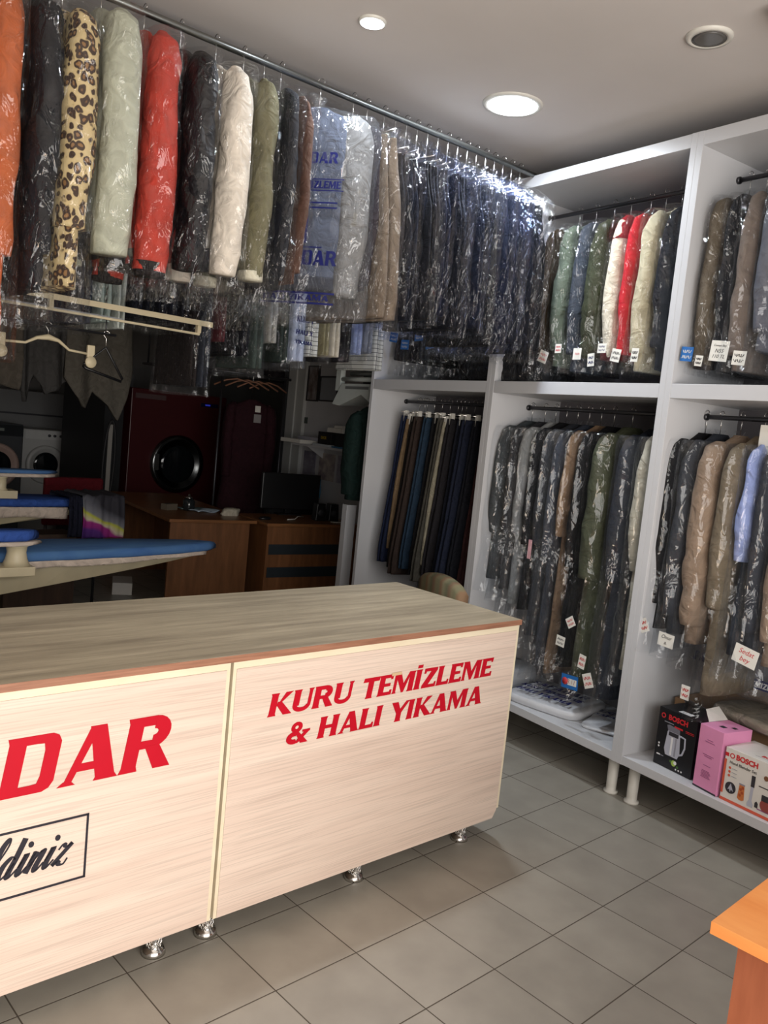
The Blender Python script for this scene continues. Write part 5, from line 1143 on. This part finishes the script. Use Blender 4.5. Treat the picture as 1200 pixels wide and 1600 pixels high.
sw = MB().box(-4.85, -4.80, .938, .948, 1.57, 1.63).obj('light_switch', plain('dark_switch', srgb(60, 72, 66), .4), loc=SP(0, 0), rotz=PHI); tag(sw, 'small dark light switch on the wall above the paper shelf', 'switch')
ws = wall_item('wall_shelf', 'white wall shelf carrying papers, cartons and books', 'shelf')
MB().box(-4.62, -3.60, .70, .948, 1.365, 1.385).obj('board', WHITE, ws)
for a in (3.8, 4.45): MB().hexa([(-a, .76, 1.365), (-a + .01, .76, 1.365), (-a + .01, .948, 1.365), (-a, .948, 1.365)], [(-a, .940, 1.26), (-a + .01, .940, 1.26), (-a + .01, .948, 1.26), (-a, .948, 1.26)]).obj('bracket', WHITE, ws)
def shelf_item(name, label, cat, a0, a1, d0, d1, z0, h, mat, bevel=.002):
    o = MB().box(-a1, -a0, d0, d1, z0, z0 + h).obj(name, mat, loc=SP(0, 0), rotz=PHI, bevel=bevel); return tag(o, label, cat)
Z0 = 1.3855
shelf_item('black_carton', 'black carton with yellow lettering on the wall shelf', 'box', 3.99, 4.22, .74, .90, Z0 + .0185, .11, plain('black_carton2', srgb(24, 24, 26), .5))
o = bpy.data.objects['black_carton']; smalltext('DUCK', .035, 'yellow_lettering', plain('yellow_print', srgb(190, 160, 40), .5), o, (-4.12, .7392, Z0 + .075), RX, .001)
shelf_item('black_carton', 'black carton with small bottle picture, right on the wall shelf', 'box', 3.70, 3.96, .76, .90, Z0, .13, plain('black_carton3', srgb(30, 32, 34), .5))
shelf_item('book_stack', 'cream books lying flat on top of the black cartons', 'books', 3.86, 4.12, .77, .89, Z0 + .131, .04, PAPER); shelf_item('white_packet', 'white packet topmost on the wall shelf', 'packet', 3.86, 4.02, .78, .88, Z0 + .172, .025, WPLAS)
shelf_item('papers', 'thick pile of loose papers at the left end of the wall shelf', 'paper', 4.40, 4.78, .66, .90, Z0, .035, PAPER); shelf_item('papers', 'smaller pile of papers topping the left pile on the wall shelf', 'paper', 4.27, 4.66, .78, .93, Z0 + .0355, .03, plain('greyish_paper', srgb(170, 170, 182), .8))
shelf_item('notebook', 'spiral notebook under the black carton on the wall shelf', 'notebook', 3.98, 4.25, .705, .90, Z0, .018, plain('notebook_cover', srgb(200, 206, 212), .6)); shelf_item('blue_folder', 'thin blue folder at the right end of the wall shelf', 'folder', 3.66, 3.92, .705, .745, Z0, .014, plain('blue_cover', srgb(70, 120, 160), .5))
for k, (a0, a1, z0, z1, c1, c2, lb) in enumerate(((4.57, 4.80, 1.05, 1.31, (110, 104, 120), (150, 148, 160), 'grey poster left of the calendars under the wall shelf'), (4.22, 4.50, 1.06, 1.31, (190, 180, 170), (120, 108, 116), 'wall calendar under the wall shelf, wider one'), (3.97, 4.17, 1.06, 1.31, (176, 172, 184), (120, 116, 130), 'narrow wall calendar under the wall shelf, nearest the shelving'))):
    shelf_item('wall_calendar' if k else 'poster', lb, 'calendar' if k else 'poster', a0, a1, .942, .948, z0, z1 - z0, wood('print_%d' % k, srgb(*c2), srgb(*c1), (3, 1, 4), .6, 2, 3), 0)
# white metal pressing unit on the wall
pu = wall_item('wall_press', 'white metal wall unit with green badge sticking out beside the shelving', 'appliance')
PW = plain('cool_white_enamel', srgb(196, 204, 202), .45)
MB().box(-2.98, -2.50, .12, .40, 2.00, 2.09).obj('top_housing', PW, pu, bevel=.006)
MB().box(-2.98, -2.92, .12, .16, 1.84, 2.00).obj('upright', PW, pu); MB().box(-2.98, -2.50, .36, .40, 1.80, 2.00).obj('back_plate', plain('grey_plate', srgb(110, 114, 114), .5), pu)
MB().tube([(-2.96, .14, 1.925), (-2.50, .14, 1.925)], .016, 12).obj('roller', PW, pu); MB().tube([(-2.90, .20, 1.97), (-2.52, .20, 1.97)], .014, 10).obj('roller', plain('dull_roller', srgb(130, 134, 134), .5), pu)
m = MB(); poly = [(-2.99, 1.74), (-2.89, 1.73), (-2.61, 1.815), (-2.50, 1.765), (-2.50, 1.89), (-2.88, 1.89)]
m.add([(x, .11, z) for x, z in poly] + [(x, .34, z + .02) for x, z in poly], [tuple(range(6)), tuple(reversed(range(6, 12)))] + [(i, (i + 1) % 6, 6 + (i + 1) % 6, 6 + i) for i in range(6)]); m.obj('tray', PW, pu)
MB().box(-2.82, -2.52, .106, .110, 1.852, 1.872).obj('slot', plain('grey_plate', srgb(110, 114, 114), .5), pu)
MB().box(-2.80, -2.72, .40, .949, 1.94, 2.00).obj('wall_arm', PW, pu)
MB().lathe([(.0005, .117), (.017, .117), (.017, .1205)], -2.94, 2.055, 16, axis='y').obj('badge', plain('green_badge', srgb(40, 96, 66), .5), pu)
# green jacket and white plank at the end of the shelving
gj = coat('jacket', 'dark green jacket hanging on the far end of the shelving', 'jacket', tuple(SP(2.52, .155, 1.82)), PHI, .070, .19, .74, .70, fabric((14, 34, 31)), seed=405, film=None, zsh=-.13)
hkp = MB().tube([(-2.53, .155, 1.820), (-2.337, .155, 1.820)], .006, 6).obj('coat_peg', DSTEEL, loc=SP(0, 0), rotz=PHI); tag(hkp, 'dark peg on the far side of the shelving carrying the green jacket', 'hook')
pk = MB().box(-2.62, -2.56, .05, .13, .0, 1.04).obj('white_plank', WHITE, loc=SP(0, 0), rotz=PHI, bevel=.002); tag(pk, 'upright white plank between the side desk and the shelving', 'plank')
